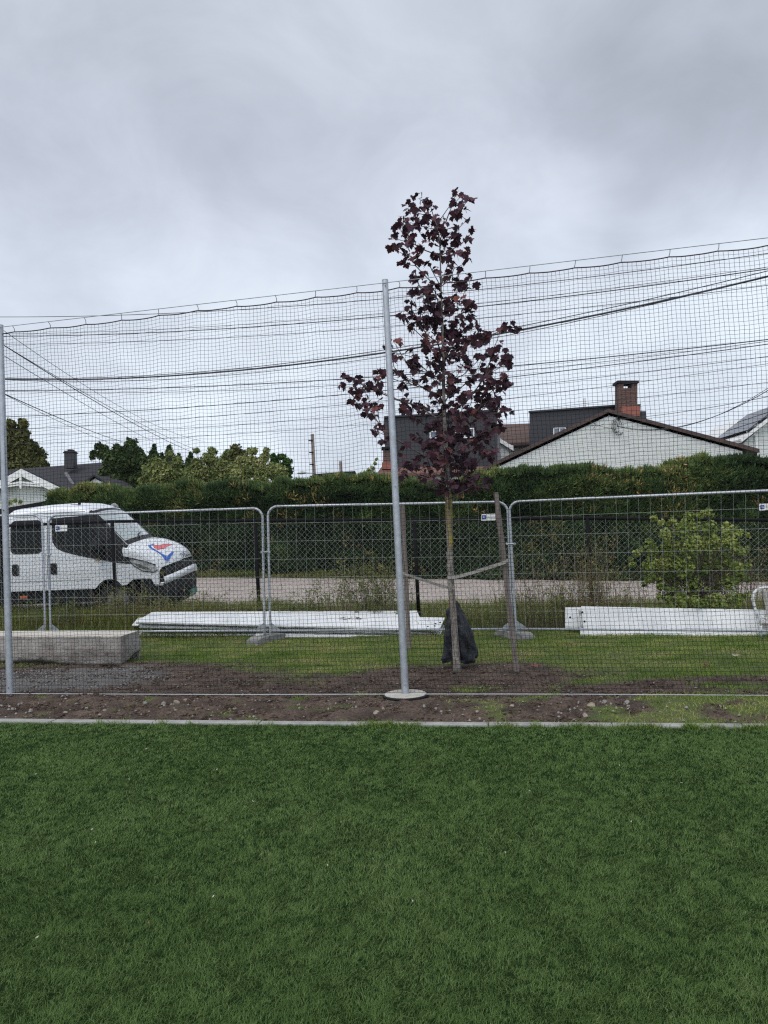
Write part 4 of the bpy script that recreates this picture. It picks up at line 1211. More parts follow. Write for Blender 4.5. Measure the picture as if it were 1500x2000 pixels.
m = MB(); ring_box(m, 1206, 1248, 743, 748, Yc_ - .1, 1.0); m.build('chimney_cap', M['plastic'], chm)
m = MB(); ring_box(m, 1214, 1250, 793, 812, Yc_ - .12, 1.35); m.build('flashing', M['copper'], chm)
m = MB(); q = P(1142, 794, 48); m.tube([q + Vector((0, 0, -.4)), q + Vector((0, 0, .55))], .1, 8); m.build('vent_pipe', M['trim'], h2)

# brown tiled house between ----------------------------------------------------------
h3 = empty('brown_roof_house', P(1000, 950, 50), 'house with brown tiled roof and white verge between the two dark slate houses', 'house')
m = MB(); a, b = P(940, 834, 54), P(1060, 830, 54); e1, e2 = P(940, 872, 48), P(1060, 868, 48)
m.prism([e1, e2, b, a], Vector((0, 0, .15))); m.build('roof', M['tile_brown'], h3)
m = MB(); m.prism([P(945, 960, 48.6), P(1055, 960, 48.6), P(1055, 869, 48.6), P(945, 873, 48.6)], Vector((0, 9, 0))); m.build('wall', M['wall_cream'], h3)
m = MB(); a, b = P(975, 855, 46.5), P(1003, 872, 46.5); m.prism([a, b, b + Vector((0, 0, -.28)), a + Vector((0, 0, -.28))], Vector((0, .35, 0)))
m.build('verge_board', M['trim'], h3)
m = MB(); m.prism([P(977, 960, 46.8), P(994, 960, 46.8), P(994, 868, 46.8), P(977, 858, 46.8)], Vector((0, 1.7, 0))); m.build('bay_wall', M['wall_white'], h3)
m = MB(); a, b = P(1003, 872, 47.8), P(1040, 870, 47.8); m.tube([a, b], .09, 6); m.build('gutter', M['plastic'], h3)

# dark block behind the maple --------------------------------------------------------
h4 = empty('dark_clad_house', P(860, 950, 43), 'large dark clad block with small windows directly behind the maple', 'house')
Yd = 43
m = MB(); m.prism([P(752, 960, Yd), P(971, 960, Yd), P(971, 804, Yd), P(752, 817, Yd)], Vector((0, 9, 0))); m.build('wall', M['slate_wall'], h4)
m = MB(); a, b = P(750, 816, Yd - .2), P(973, 802.5, Yd - .2); m.prism([a, b, b + Vector((0, 0, .1)), a + Vector((0, 0, .1))], Vector((0, 9.4, 0))); m.build('roof', M['slate_wall'], h4)
window(h4, P(890, 856, Yd), P(925, 854, Yd), P(925, 837, Yd), P(890, 839, Yd))
window(h4, P(840, 856, Yd), P(859, 855, Yd), P(859, 842, Yd), P(840, 843, Yd), mullion=False)
m = MB(); m.prism([P(971.2, 900, Yd + .05), P(976.5, 900, Yd + .05), P(976.5, 832, Yd + .05), P(971.2, 832, Yd + .05)], Vector((0, .3, 0))); m.build('corner_trim', M['lead'], h4)

# low red roof with little chimney ---------------------------------------------------
h5 = empty('red_roof_house', P(840, 960, 37), 'low house with red tiled roof and small brick chimney just above the hedge at centre', 'house')
m = MB(); a, b = P(745, 916, 39.5), P(950, 914, 39.5); e1, e2 = P(735, 930, 36.5), P(975, 926, 36.5); m.prism([e1, e2, b, a], Vector((0, 0, .1))); m.build('roof', M['tile_red'], h5)
m = MB(); m.prism([P(738, 970, 36.9), P(960, 970, 36.9), P(960, 922, 36.9), P(738, 927, 36.9)], Vector((0, 5, 0))); m.build('wall', M['wall_white'], h5)
m = MB(); ring_box(m, 748, 764, 884, 905, 38.2, .7)
for x0, x1 in ((748, 752), (760, 764)): ring_box(m, x0, x1, 876, 884.3, 38.204, .69)
cc = m.build('chimney', M['brick'], h5)
m = MB(); ring_box(m, 745, 767, 872.5, 876, 38.1, .9); m.build('chimney_cap', M['plastic'], cc)
m = MB(); ring_box(m, 746, 767, 903, 916, 38.1, .9); m.build('flashing', M['copper'], cc)

# garage roof beyond the hedge ---------------------------------------------------------
h6 = empty('flat_roof_garage', P(650, 960, 30), 'flat dark roofed garage just above the hedge, right of the utility pole', 'garage')
m = MB(); a, b = P(614, 936, 31), P(694, 930, 31); m.prism([a, b, b + Vector((0, 0, .22)), a + Vector((0, 0, .22))], Vector((0, 5, 0))); m.build('roof', M['plastic'], h6)
m = MB(); m.prism([P(618, 975, 31.2), P(690, 975, 31.2), P(690, 931.5, 31.2), P(618, 936.5, 31.2)], Vector((0, 4.6, 0))); m.build('wall', M['wall_cream'], h6)

# dark shed roof by the van -------------------------------------------------------------
h7 = empty('dark_shed', P(20, 1000, 24), 'dark shed roof rising to the right above the back of the van', 'shed')
m = MB(); a, b = P(-60, 1004, 23.5), P(116, 974, 27); m.prism([a, b, b + Vector((0, 0, -.38)), a + Vector((0, 0, -.30))], Vector((-.6, 4.5, 0))); m.build('roof', pmat('dark_felt', (0.03, 0.028, 0.032), .7), h7)
m = MB(); a, b = P(-60, 1090, 23.9), P(112, 1090, 27.3); a2, b2 = P(-60, 1011, 23.9), P(112, 982, 27.3); m.prism([a, b, b2, a2], Vector((-.5, 3.8, 0))); m.build('wall', pmat('dark_boards', (0.035, 0.03, 0.03), .8, (0.06, 0.05, 0.045), 3), h7)
tree('roof_weeds', 'dry brownish shrub tops above the shed roof at the left edge', (30, 1000), 28.5, [(30, 978, 5), (20, 981, 5), (12, 984, 5), (40, 980, 4)], 300, .09, M['yelleaf'], 2, tr=.02, limbs=1, group=None)

# white house with slate roof on the left -------------------------------------------------
h8 = empty('white_gabled_house', P(60, 990, 40), 'white house on the left with dark slate roof, decorated gable and black chimney', 'house')
Ye = 40.0
r0, r1 = P(-60, 923, 46), P(215, 902, 46)
e0, e1 = P(-60, 985, 40.5), P(215, 972, 40.5)
m = MB(); m.prism([e0, e1, r1, r0], Vector((0, 0, -.15))); m.build('roof', M['slate'], h8)
m = MB(); m.prism([P(-60, 1010, 41.2), P(205, 1000, 41.2), P(205, 968, 41.2), P(-60, 982, 41.2)], Vector((0, 8, 0))); m.build('wall', M['wall_white'], h8)
ap = P(42, 918, 37.2); er = P(131, 961, 37.2); elf = Vector((2 * ap.x - er.x, 37.2, er.z))
# cross gable
m = MB(); i_ = .30
m.prism([Vector((elf.x + .5, 37.6, .2)), Vector((er.x - .5, 37.6, .2)), Vector((er.x - .5, 37.6, er.z + .1)), Vector((ap.x, 37.6, ap.z - .22)), Vector((elf.x + .5, 37.6, er.z + .1))], Vector((0, 4.5, 0))); m.build('gable_wall', M['wall_white'], h8)
m = MB()
for e_ in (elf, er): m.prism([e_, ap, ap + Vector((0, 0, .12)), e_ + Vector((0, 0, .12))], Vector((0, 7.5, 0)))
m.build('gable_roof', M['slate'], h8)
m = MB()
for e_ in (elf, er): m.prism([e_ + Vector((0, -.05, .06)), ap + Vector((0, -.05, .06)), ap + Vector((0, -.05, -.32)), e_ + Vector((0, -.05, -.32))], Vector((0, .045, 0)))
m.build('bargeboard', M['trim'], h8)
m = MB(); q = ap + Vector((0, -.10, -.2)); m.tube([q, q + Vector((0, 0, -.75))], .07, 4)
u_ = (er - ap).normalized(); u2 = (elf - ap).normalized()
s1, s2 = ap + u_ * 1.0 + Vector((0, -.1, -.28)), ap + u2 * 1.0 + Vector((0, -.1, -.28))
m.tube([s2, (s1 + s2) / 2 + Vector((0, 0, .12)), s1], .06, 4)
m.tube([s2 + Vector((-.15, 0, -.12)), (s1 + s2) / 2 + Vector((0, 0, .0)), s1 + Vector((.15, 0, -.12))], .05, 4)
m.build('gable_ornament', M['trim'], h8)
m = MB(); m.box(P(138, 898, 44.6), (.55, .55, 1.05)); cc = m.build('chimney', M['lead_dark'] if 'lead_dark' in M else M['slate_wall'], h8)
m = MB(); q = P(138, 884.5, 44.6); m.box(q, (.66, .66, .06)); m.box(q + Vector((0, 0, .09)), (.22, .22, .12)); m.box(q + Vector((0, 0, .17)), (.34, .34, .04)); m.build('chimney_cap', M['plastic'], cc)
# right hand small gable
ap2 = P(183, 930, 38.5); el2, er2 = P(155, 952, 38.5), P(222, 955, 38.5)
m = MB(); m.prism([Vector((el2.x, 38.7, .2)), Vector((er2.x, 38.7, .2)), er2 + Vector((0, .2, 0)), ap2 + Vector((0, .2, -.1)), el2 + Vector((0, .2, 0))], Vector((0, 3.2, 0))); m.build('porch_wall', M['trim'], h8)
m = MB()
for e_ in (el2, er2): m.prism([e_, ap2, ap2 + Vector((0, 0, .1)), e_ + Vector((0, 0, .1))], Vector((0, 4.5, 0)))
m.build('porch_roof', M['slate'], h8)
m = MB(); m.tube([P(130, 929, 42.6) + Vector((0, -.1, .1)), P(144, 953, 40.6) + Vector((0, -.1, .12))], .12, 4); m.build('valley_gutter', M['lead'], h8)

# house with solar panels at the right edge -------------------------------------------------
h9 = empty('solar_panel_house', P(1500, 900, 40), 'pale house with dark solar panels on its roof at the right edge', 'house')
Yf = 40
m = MB(); m.prism([P(1452, 960, Yf), P(1600, 960, Yf), P(1600, 800, Yf), P(1530, 795, Yf), P(1466, 853, Yf), P(1452, 866, Yf)], Vector((0, 8, 0))); m.build('wall', M['wall_white'], h9)
m = MB(); a, b = P(1448, 864, Yf - .5), P(1540, 793, Yf - .5); m.prism([a, b, b + Vector((0, 0, .2)), a + Vector((0, 0, .2))], Vector((0, 9, 0))); m.build('roof', M['trim'], h9)
m = MB()
M['solar'] = pmat('solar_panel', (0.012, 0.014, 0.022), .15, spec=.8)
for k_ in range(3):
    f0, f1 = k_ / 3 + .02, (k_ + 1) / 3 - .02
    q0 = a.lerp(b, .12 + f0 * .8) + Vector((0, 0, .34)); q1 = a.lerp(b, .12 + f1 * .8) + Vector((0, 0, .34))
    m = MB(); m.prism([q0, q1, q1 + Vector((0, 0, .07)), q0 + Vector((0, 0, .07))], Vector((0, 4, 0))); m.build('solar_panel', M['solar'], h9)
m = MB()
for k_ in range(4):
    q0 = a.lerp(b, .14 + k_ * .22) + Vector((0, .1, .2)); m.tube([q0, q0 + Vector((0, 0, .16))], .03, 4)
m.build('panel_rail', M['galv'], h9)
m = MB(); q = P(1478, 870, Yf - .05); m.box(q, (.16, .12, 1.1)); m.build('window_frame', M['trim'], h9)

# ------------------------------------------------------------------ utility poles and cables
def upole(px, pyt, pyb, dxp, Yc, r_, label, lamp=False):
    b, tp = P(px + dxp, pyb, Yc), P(px, pyt, Yc); b = tp + (b - tp) * 1.0
    d = (tp - b); b = Vector((b.x, b.y, .2))
    rt_ = empty('utility_pole', b, label, 'pole', 'wooden poles beyond the hedge')
    m = MB(); m.tube([b, tp], [r_, r_ * .8], 10); m.build('pole', M['stake'], rt_, smooth=True)
    if lamp:
        q = tp + (b - tp) * .30 + Vector((0, -.2, 0))
        m = MB(); m.tube([q, q + Vector((-.5, 0, .05))], .025, 6); m.build('lamp_arm', M['galv'], rt_)
        m = MB(); m.tube([q + Vector((-.45, 0, .05)), q + Vector((-.7, 0, .06)), q + Vector((-.95, 0, .03))], [.05, .1, .03], 8); m.build('lamp_head', M['galv'], rt_)
        for k_ in range(5):
            q = tp + (b - tp) * (.05 + k_ * .09); m = MB(); m.tube([q + Vector((-.22, -.1, 0)), q + Vector((.02, -.1, 0))], .035, 6); m.build('insulator', M['plastic'], rt_)
upole(610, 848, 940, 6, 42, .12, 'brown wooden utility pole with a small street lamp, left of the garage', True)
upole(665, 901, 930, 4, 46, .12, 'short thin wooden pole standing behind the flat roofed garage')

def cable(pts, Y0, Y1, r_, label, ext=(-0.25, 1.25), group='overhead cables'):
    """photo points along a cable that runs from distance Y0 to Y1"""
    pts = np.array(pts, float)
    t0 = (pts[:, 0] - pts[0, 0]) / (pts[-1, 0] - pts[0, 0])
    deg = min(3, len(pts) - 1)
    # straight plan line, heights fitted: a real hanging curve in one vertical plane
    P3 = [P(pts[i, 0], pts[i, 1], 1) for i in range(len(pts))]
    A, B = P(*pts[0], Y0), P(*pts[-1], Y1)
    dirp = Vector((B.x - A.x, B.y - A.y))
    us = []; zs = []
    for q in pts:
        r = ray(*q); # intersect vertical plane through A with direction dirp
        den = r.x * dirp.y - r.y * dirp.x
        k_ = (A.x * dirp.y - A.y * dirp.x) / den
        hit = ORG + r * k_
        us.append(((hit.x - A.x) * dirp.x + (hit.y - A.y) * dirp.y) / dirp.length_squared); zs.append(hit.z)
    co_ = np.polyfit(us, zs, min(deg, 2 if len(pts) < 5 else 2))
    m = MB(); L_ = []
    for u in np.linspace(ext[0], 1 + (ext[1] - 1), 42):
        L_.append(Vector((A.x + dirp.x * u, A.y + dirp.y * u, float(np.polyval(co_, u)))))
    m.tube(L_, r_, 5, cap=False)
    tag(m.build('overhead_cable', M['cable'], smooth=True), label, 'cable', group)
cable([(0, 619), (500, 603), (950, 564), (1500, 495)], 24, 17, .010, 'highest overhead cable, the only one above the net at the left edge')
cable([(0, 657), (333, 647), (500, 639), (950, 598), (1280, 555), (1500, 526)], 24, 17, .013, 'second highest thick cable, just under the net rope on the right')
cable([(0, 652), (500, 633), (950, 591), (1280, 550), (1500, 523)], 24.3, 17.3, .007, 'thin cable paired closely above the second highest thick cable')
cable([(30, 672), (500, 657), (950, 621), (1207, 590), (1500, 559)], 24, 17, .008, 'thin cable roughly one third down the net, third from the top')
cable([(5, 740), (300, 737), (500, 721), (750, 687), (950, 658), (1207, 605), (1500, 541)], 20, 13, .019, 'thickest black cable bundle sweeping up to the right behind the maple')
cable([(5, 738), (500, 717), (950, 649), (1207, 597), (1500, 530)], 20.2, 13.2, .009, 'cable riding just above the thickest bundle')
cable([(5, 742), (500, 725), (950, 667), (1207, 610), (1500, 537)], 19.8, 12.8, .007, 'thin cable dipping just below the thickest bundle')
cable([(7, 760), (167, 765), (300, 761), (500, 745), (950, 720), (1133, 703), (1500, 663)], 22, 16, .012, 'dark cable crossing below the thickest bundle at mid net height')
cable([(7, 763), (500, 764), (950, 726), (1500, 668)], 22.3, 16, .007, 'thin cable sagging beneath the dark one at mid net height')
cable([(10, 813), (500, 790), (950, 738), (1133, 718), (1500, 675)], 23, 17, .011, 'cable meeting the right edge just above the level of the brick chimney')
cable([(33, 838), (500, 810), (950, 757), (1500, 698)], 23, 17, .007, 'thin cable passing close above the brick chimney top on the right')
cable([(33, 850), (500, 830), (980, 776), (1500, 712)], 23, 17, .006, 'faint cable that crosses the brick chimney near its top')
cable([(60, 866), (500, 846), (1000, 800), (1243, 780), (1500, 746)], 24, 18, .006, 'faint cable that crosses the brick chimney near its foot')
cable([(0, 668), (110, 740), (200, 793), (300, 847), (380, 885)], 14, 36, .010, 'steep cable falling from the left post, the darkest of the fan', (-.6, 1.0), 'cables fanning down from the left')
cable([(2, 670), (133, 750), (233, 805), (330, 855), (400, 885)], 14, 36, .007, 'thin cable right beside the darkest of the fan', (-.6, 1.0), 'cables fanning down from the left')
cable([(7, 693), (117, 763), (233, 827), (300, 863)], 14, 34, .007, 'third cable of the fan counted from the top', (-.6, 1.0), 'cables fanning down from the left')
cable([(17, 650), (133, 733), (233, 797), (333, 840), (400, 863)], 15, 38, .006, 'thin topmost cable of the fan', (-.6, 1.0), 'cables fanning down from the left')
cable([(8, 769), (117, 817), (250, 866)], 15, 40, .011, 'lowest cable of the fan, ending behind the dark tree', (-.6, 1.0), 'cables fanning down from the left')
cable([(8, 770), (117, 824), (270, 880)], 15, 40, .006, 'thin cable just under the lowest one of the fan', (-.6, 1.0), 'cables fanning down from the left')
cable([(1205, 831), (1276, 842), (1328, 832), (1408, 806), (1500, 764)], 33.3, 24, .014, 'service cable hanging from the white gable and rising to the right edge', (0, 1.3), 'service cables of the white gabled house')
cable([(1205, 833), (1290, 840), (1360, 826), (1430, 798), (1500, 758)], 33.3, 24.4, .010, 'thinner service cable twisting with the one hanging from the white gable', (0, 1.3), 'service cables of the white gabled house')
cable([(1212, 818), (1262, 814), (1390, 795), (1500, 775)], 33.3, 24, .011, 'nearly straight cable from the gable apex past the chimney foot to the right edge', (0, 1.3), 'service cables of the white gabled house')
# ------------------------------------------------------------------ maple
LEAF_CL = """640,150,60 590,200,50 710,190,45 640,240,80 560,290,60 520,320,45 600,320,70 700,280,60 760,300,60 560,390,60 490,400,35 480,470,30 540,460,40 620,440,70 720,390,60 790,340,60 830,400,60 800,450,60
890,100,30 900,140,40 950,150,35 850,170,30 900,220,55 830,240,30 880,330,50 940,290,30 980,340,20 950,390,35 900,440,40 940,480,30 850,500,50 945,540,25 740,500,30
600,520,45 550,560,30 640,540,25 620,620,35 600,650,25 660,620,20 750,600,25 740,680,20 700,560,15 860,590,50 830,640,40 900,640,60 960,680,40 900,700,50 640,700,60 680,740,50 700,720,40 620,740,40
590,800,35 570,840,25 530,880,35 600,880,20 540,900,25 700,800,50 760,780,50 850,770,50 910,780,40 980,820,40 700,870,60 780,860,60 870,870,70 960,860,40 590,960,35 640,940,50 720,950,70 800,960,80 880,960,70 980,950,50 1040,1000,40 1060,1030,30 1000,1040,40
690,1050,50 760,1060,80 860,1060,80 940,1050,60 720,1150,50 790,1160,60 850,1130,50 1210,950,40 1245,975,35 1170,950,25 480,1050,35 500,1130,25 480,1160,20 420,1080,12 590,1100,18 590,1150,30 600,1190,35 650,1200,40 690,1250,35 620,1230,20
1150,1110,50 1200,1130,45 1110,1100,30 1190,1190,45 1100,1160,50 1080,1200,30 1040,1150,20 920,1180,50 960,1220,40 900,1220,30 1020,1150,25 960,1290,40 1060,1260,60 1120,1270,60 1160,1310,50 1090,1330,50 1200,1290,25 1210,1310,15 1180,1350,25
200,1270,40 240,1300,45 290,1320,45 160,1340,30 220,1380,45 280,1380,40 230,1420,35 360,1310,45 390,1370,45 420,1260,40 350,1340,30 380,1240,15 500,1250,45 520,1240,30 330,1450,50 380,1470,35 310,1500,25 350,1500,25
550,1300,25 600,1300,25 540,1330,20 680,1280,30 690,1350,25 720,1380,20 770,1260,20 750,1310,20 830,1270,35 860,1290,40 840,1350,45 870,1370,40 770,1360,25
560,1430,50 530,1460,25 600,1470,55 650,1460,40 570,1500,30 720,1450,35 760,1430,25 690,1490,40 780,1480,35 860,1440,40 920,1450,50 980,1400,60 1040,1400,60 1100,1420,50 1130,1440,35 930,1390,40 1150,1480,40 1200,1480,30 1160,1500,25 950,1480,40
830,1520,50 900,1530,50 980,1520,50 1060,1530,50 1110,1560,45 1150,1580,20 640,1530,25 750,1530,40 410,1600,45 380,1620,30 440,1630,30 420,1680,25 750,1600,50 700,1590,40 820,1600,60 900,1600,60 980,1600,50 1060,1620,50 620,1650,35 550,1700,30
700,1700,60 780,1680,70 860,1680,70 950,1690,60 1030,1680,50 1080,1730,40 1050,1650,50 540,1790,50 600,1810,50 560,1850,50 530,1890,35 650,1780,50 720,1790,60 800,1770,60 880,1770,60 960,1790,60 1060,1760,40
700,1860,60 780,1870,70 870,1870,70 940,1870,50 1010,1900,40 740,1930,40 820,1950,60 900,1940,50 980,1960,60 1050,1930,35 780,1990,30 880,1990,40"""
cl = [tuple(float(q) for q in s.split(',')) for s in LEAF_CL.split()]
cl = [(620 + x / 3.225, 340 + y / 3.225, r / 3.225) for x, y, r in cl]
MY = 8.72
TR = [(893, 1304), (889, 1250), (885, 1190), (881, 1130), (878, 1060), (877, 1000), (875, 940), (870, 860), (867, 790), (866, 700), (864, 620), (861, 560), (860, 500), (857, 450)]
tpts = [P(x, y, MY) for x, y in TR]
base = tpts[0].copy(); base.z = gz(base.x, MY) - .03
tpts[0] = base
maple = empty('maple_tree', base, 'young purple leaved maple tied to wooden stakes behind the net', 'tree')
nodes = []            # (pos, parent, px, py, level)
for i, (p, q) in enumerate(zip(tpts, TR)):
    nodes.append([p, i - 1, q[0], q[1], 1])
# densify trunk nodes in the crown
rm = random.Random(21)
nT = len(nodes)
seeds = []
for cx, cy, r in cl:
    tx_ = np.interp(cy, [q[1] for q in TR][::-1], [q[0] for q in TR][::-1])
    seeds.append((math.hypot(cx - tx_, 0), cx, cy, r))
seeds.sort()
clp = []
for d, cx, cy, r in seeds:
    spread = max(.10, min(.55, d / 165 * .55 if d > 60 else .42)) * (0.6 if cy < 520 else 1)
    Yc_ = MY + rm.uniform(-1, 1) * spread
    p = P(cx, cy + r * .1, Yc_)
    best = None
    for i, nd in enumerate(nodes):
        if i < nT and (i < 5): continue
        dz = p.z - nd[0].z
        dist = (p - nd[0]).length
        if dist < .04: continue
        hor = math.hypot(p.x - nd[0].x, p.y - nd[0].y)
        cost = dist + (max(0, .45 * hor - dz)) * 1.7 + (0.12 if i >= nT else 0) + max(0, nd[4] - 3) * .2
        if best is None or cost < best[0]: best = (cost, i)
    i = best[1]
    # trunk node: start somewhere on the trunk at the right height
    s0 = nodes[i][0]
    mid = s0.lerp(p, .55) + Vector((0, 0, -.04 * (p - s0).length)) + Vector((rm.uniform(-.02, .02), rm.uniform(-.02, .02), 0))
    nodes.append([mid, i, cx, cy, nodes[i][4] + .5]); nodes.append([p, len(nodes) - 1, cx, cy, nodes[i][4] + 1])
    clp.append((p, r, cy, Yc_))
cnt = [0] * len(nodes)
for i in range(len(nodes) - 1, nT - 1, -1):
    cnt[i] += 1
    cnt[nodes[i][1]] += cnt[i]
m = MB()
trr = [.047, .040, .037, .036, .034, .033, .030, .025, .021, .017, .013, .010, .008, .005]
m.tube([tpts[0], tpts[0].lerp(tpts[1], .3)] + tpts[1:], [.060, .044] + trr[1:], 12)
M['maple_bark'] = pmat('maple_bark', (0.13, 0.115, 0.10), .9, (0.27, 0.25, 0.22), 30, lo=.4, hi=.6, stretch=(1, 1, .5), bump=.5, bscale=70)
M['lichen'] = pmat('lichen_bark', (0.17, 0.145, 0.11), .9, (0.30, 0.24, 0.05), 16, lo=.42, hi=.55, bump=.5, bscale=70)
tk = m.build('trunk', M['maple_bark'], maple, smooth=True)
m = MB(); a_, b_c = P(876.6, 965, MY), P(879.5, 1072, MY)
m.tube([a_, a_.lerp(b_c, .33), a_.lerp(b_c, .66), b_c], [.0345, .0365, .0365, .0375], 12, cap=False); m.build('lichen_patch', M['lichen'], tk, smooth=True)
m = MB()
for i in range(nT, len(nodes)):
    a_, b_c = nodes[nodes[i][1]][0], nodes[i][0]
    ra = .0022 + .0017 * math.sqrt(cnt[i] + 1); rb2 = .0020 + .0017 * math.sqrt(max(cnt[i] - 1, 0))
    m.tube([a_, b_c], [ra, rb2], 5, cap=False)
M['twig'] = pmat('maple_twig', (0.07, 0.05, 0.045), .8, (0.13, 0.105, 0.095), 12)
m.build('branches', M['twig'], maple, smooth=True)
# lobed maple leaf outline
half = [(0, -.02), (.12, -.07), (.33, -.04), (.30, .09), (.50, .15), (.45, .28), (.54, .44), (.36, .47), (.25, .45), (.27, .62), (.15, .66), (0, .86)]
outl = half + [(-x, y) for x, y in half[-2:0:-1]]
no = len(outl)
lv = []; lt = []; lr = []; off = 0
for p, r, cy, Yc_ in clp:
    sc = Yc_ / F_PX
    area = (r / 15.5) ** 2
    k_ = max(4, int(round(area * (9.5 if cy < 560 else 11.0) + rm.uniform(-.5, .8))))
    tone = rm.uniform(0, .55)
    for _ in range(k_):
        a_ = rm.uniform(0, 2 * math.pi); rr = math.sqrt(rm.random()) * r * .98
        c0 = p + Vector((math.cos(a_) * rr * sc, rm.gauss(0, .7) * r * sc * .8, math.sin(a_) * rr * sc * .92))
        size = rm.uniform(.050, .104)
        # hanging leaf: tip points down and outward, face tilted to the sky
        az = rm.uniform(0, 2 * math.pi); dip = rm.uniform(math.radians(15), math.radians(80))
        d = Vector((math.cos(az) * math.cos(dip), math.sin(az) * math.cos(dip), -math.sin(dip)))
        s_ = d.cross(Vector((0, 0, 1))).normalized(); s_ = (Matrix.Rotation(rm.uniform(-.6, .6), 3, d) @ s_)
        nrm_ = s_.cross(d)
        fold = rm.uniform(.05, .35); curl = rm.uniform(.0, .5)
        for (x, y) in outl:
            lv.append(c0 + (s_ * x + d * y + nrm_ * (abs(x) * fold - curl * y * y * .35 - .25 * curl * abs(x) * y)) * size * 1.15)
        lv.append(c0 + d * (.36 * size * 1.15))
        for i in range(no): lt.append((off + i, off + (i + 1) % no, off + no))
        lr += [min(1, max(0, tone * .7 + rm.random() * .55))] * (no + 1)
        off += no + 1
M['mapleleaf'] = leafmat('purple_maple_leaf', [(0, (0.038, 0.022, 0.032)), (.4, (0.070, 0.036, 0.050)), (.7, (0.112, 0.050, 0.062)), (.9, (0.17, 0.062, 0.058)), (1, (0.24, 0.085, 0.06))], .75, .12, .14)
link('crown', fast('crown', np.array([tuple(q) for q in lv]), lt, lr), M['mapleleaf'], maple)
print('maple leaves', off // (no + 1))
# fallen leaves
for k_, (px, py, lb) in enumerate(((1049, 1302, 'dry red maple leaf on the lawn right of the leaning stake'), (1094, 1306, 'brownish red fallen leaf in the grass, second right of the leaning stake'), (1385, 1303, 'dark red fallen leaf on the lawn before the right hand boards'), (1436, 1284, 'pale tan dry leaf on the lawn near the right edge'), (548, 1243 + 60, 'small dry leaf on the lawn left of the central post'))):
    q = G(px, py, .03); q.z = gz(q.x, q.y) + .05
    vv = []
    th = rm.uniform(0, 6)
    for x, y in outl + [(0, .36)]:
        c_, s_ = math.cos(th), math.sin(th); vv.append(q + Vector((x * c_ - y * s_, x * s_ + y * c_, .25 * abs(x) + .2 * y * y)) * .10)
    tag(link('fallen_leaf', mesh('fallen_leaf', vv, [(i, (i + 1) % no, no) for i in range(no)]), pmat('dry_leaf_red', (0.16, 0.045, 0.03), .7) if k_ != 3 else pmat('dry_leaf_tan', (0.36, 0.30, 0.22), .7)), lb, 'leaf', 'fallen leaves on the lawn')

# ------------------------------------------------------------------ stakes and straps
def stake(b, t_, Yb_, Yt, r_, mat, label):
    A, B = P(*b, Yb_), P(*t_, Yt)
    A.z = gz(A.x, A.y) - .05
    m = MB(); k_ = 7
    pts = [A.lerp(B, i / k_) + Vector((rm.uniform(-.003, .003), 0, 0)) for i in range(k_ + 1)]
    m.tube(pts, [r_ * rm.uniform(.95, 1.05) for _ in range(k_)] + [r_ * .93], 9)
    return tag(m.build('wooden_stake', mat, smooth=False, bevel=.004), label, 'stake', 'wooden stakes supporting the maple')
stake((1010, 1308), (968.5, 962), 8.58, 8.45, .031, M['stake'], 'grey wooden stake leaning left, right of the maple trunk')
stake((799, 1262), (786, 985), 10.5, 10.5, .034, M['stake'], 'wooden stake mostly hidden behind the central net post')
stake((884, 1297), (872, 957), 9.1, 9.1, .022, M['stake_warm'], 'orange brown wooden stake right behind the maple trunk')

def strap(pts, w, label):
    c_ = [P(*q) for q in pts]
    # smooth
    L_ = []
    for i in range(len(c_) - 1):
        for k_ in range(5): L_.append(c_[i].lerp(c_[i + 1], k_ / 5))
    L_.append(c_[-1])
    for _ in range(2): L_ = [L_[0]] + [(L_[i - 1] + L_[i] * 2 + L_[i + 1]) / 4 for i in range(1, len(L_) - 1)] + [L_[-1]]
    v = []; f = []
    for i, q in enumerate(L_):
        tw = .15 * math.sin(i * .5)
        u = Vector((0, .3 + tw, 1)).normalized() * w / 2; n_ = Vector((0, -.004, .001))
        v += [q - u + n_, q + u + n_, q + u - n_, q - u - n_]
    for i in range(len(L_) - 1):
        for a_ in range(4):
            p_, q_ = i * 4 + a_, i * 4 + (a_ + 1) % 4; f.append((p_, q_, q_ + 4, p_ + 4))
    f += [(0, 1, 2, 3)]; n_ = len(v); f += [(n_ - 1, n_ - 2, n_ - 3, n_ - 4)]
    return tag(link('strap', mesh('strap', v, f), M['strap'], smooth=False), label, 'strap', 'webbing straps tying the maple')
strap([(992, 1094, 8.46), (985, 1099, 8.43), (950, 1110, 8.52), (915, 1121, 8.62), (888, 1128, 8.66), (874, 1128, 8.70)], .040, 'grey webbing strap from the leaning right stake down to the maple trunk')
strap([(786, 1119, 10.42), (796, 1123, 10.35), (830, 1134, 9.7), (860, 1144, 9.0), (884, 1149, 8.66), (889, 1147, 8.70)], .036, 'grey webbing strap from the stake behind the net post to the maple trunk')
# loose cord hanging down the warm stake
m = MB(); m.tube([P(872, 1078, 9.03), P(874, 1095, 9.02), P(873, 1110, 9.02), P(877, 1125, 9.03), P(876, 1140, 9.04)], .004, 5)
tag(m.build('loose_cord', M['strap'], smooth=True), 'thin pale loose cord hanging beside the orange brown stake', 'cord')

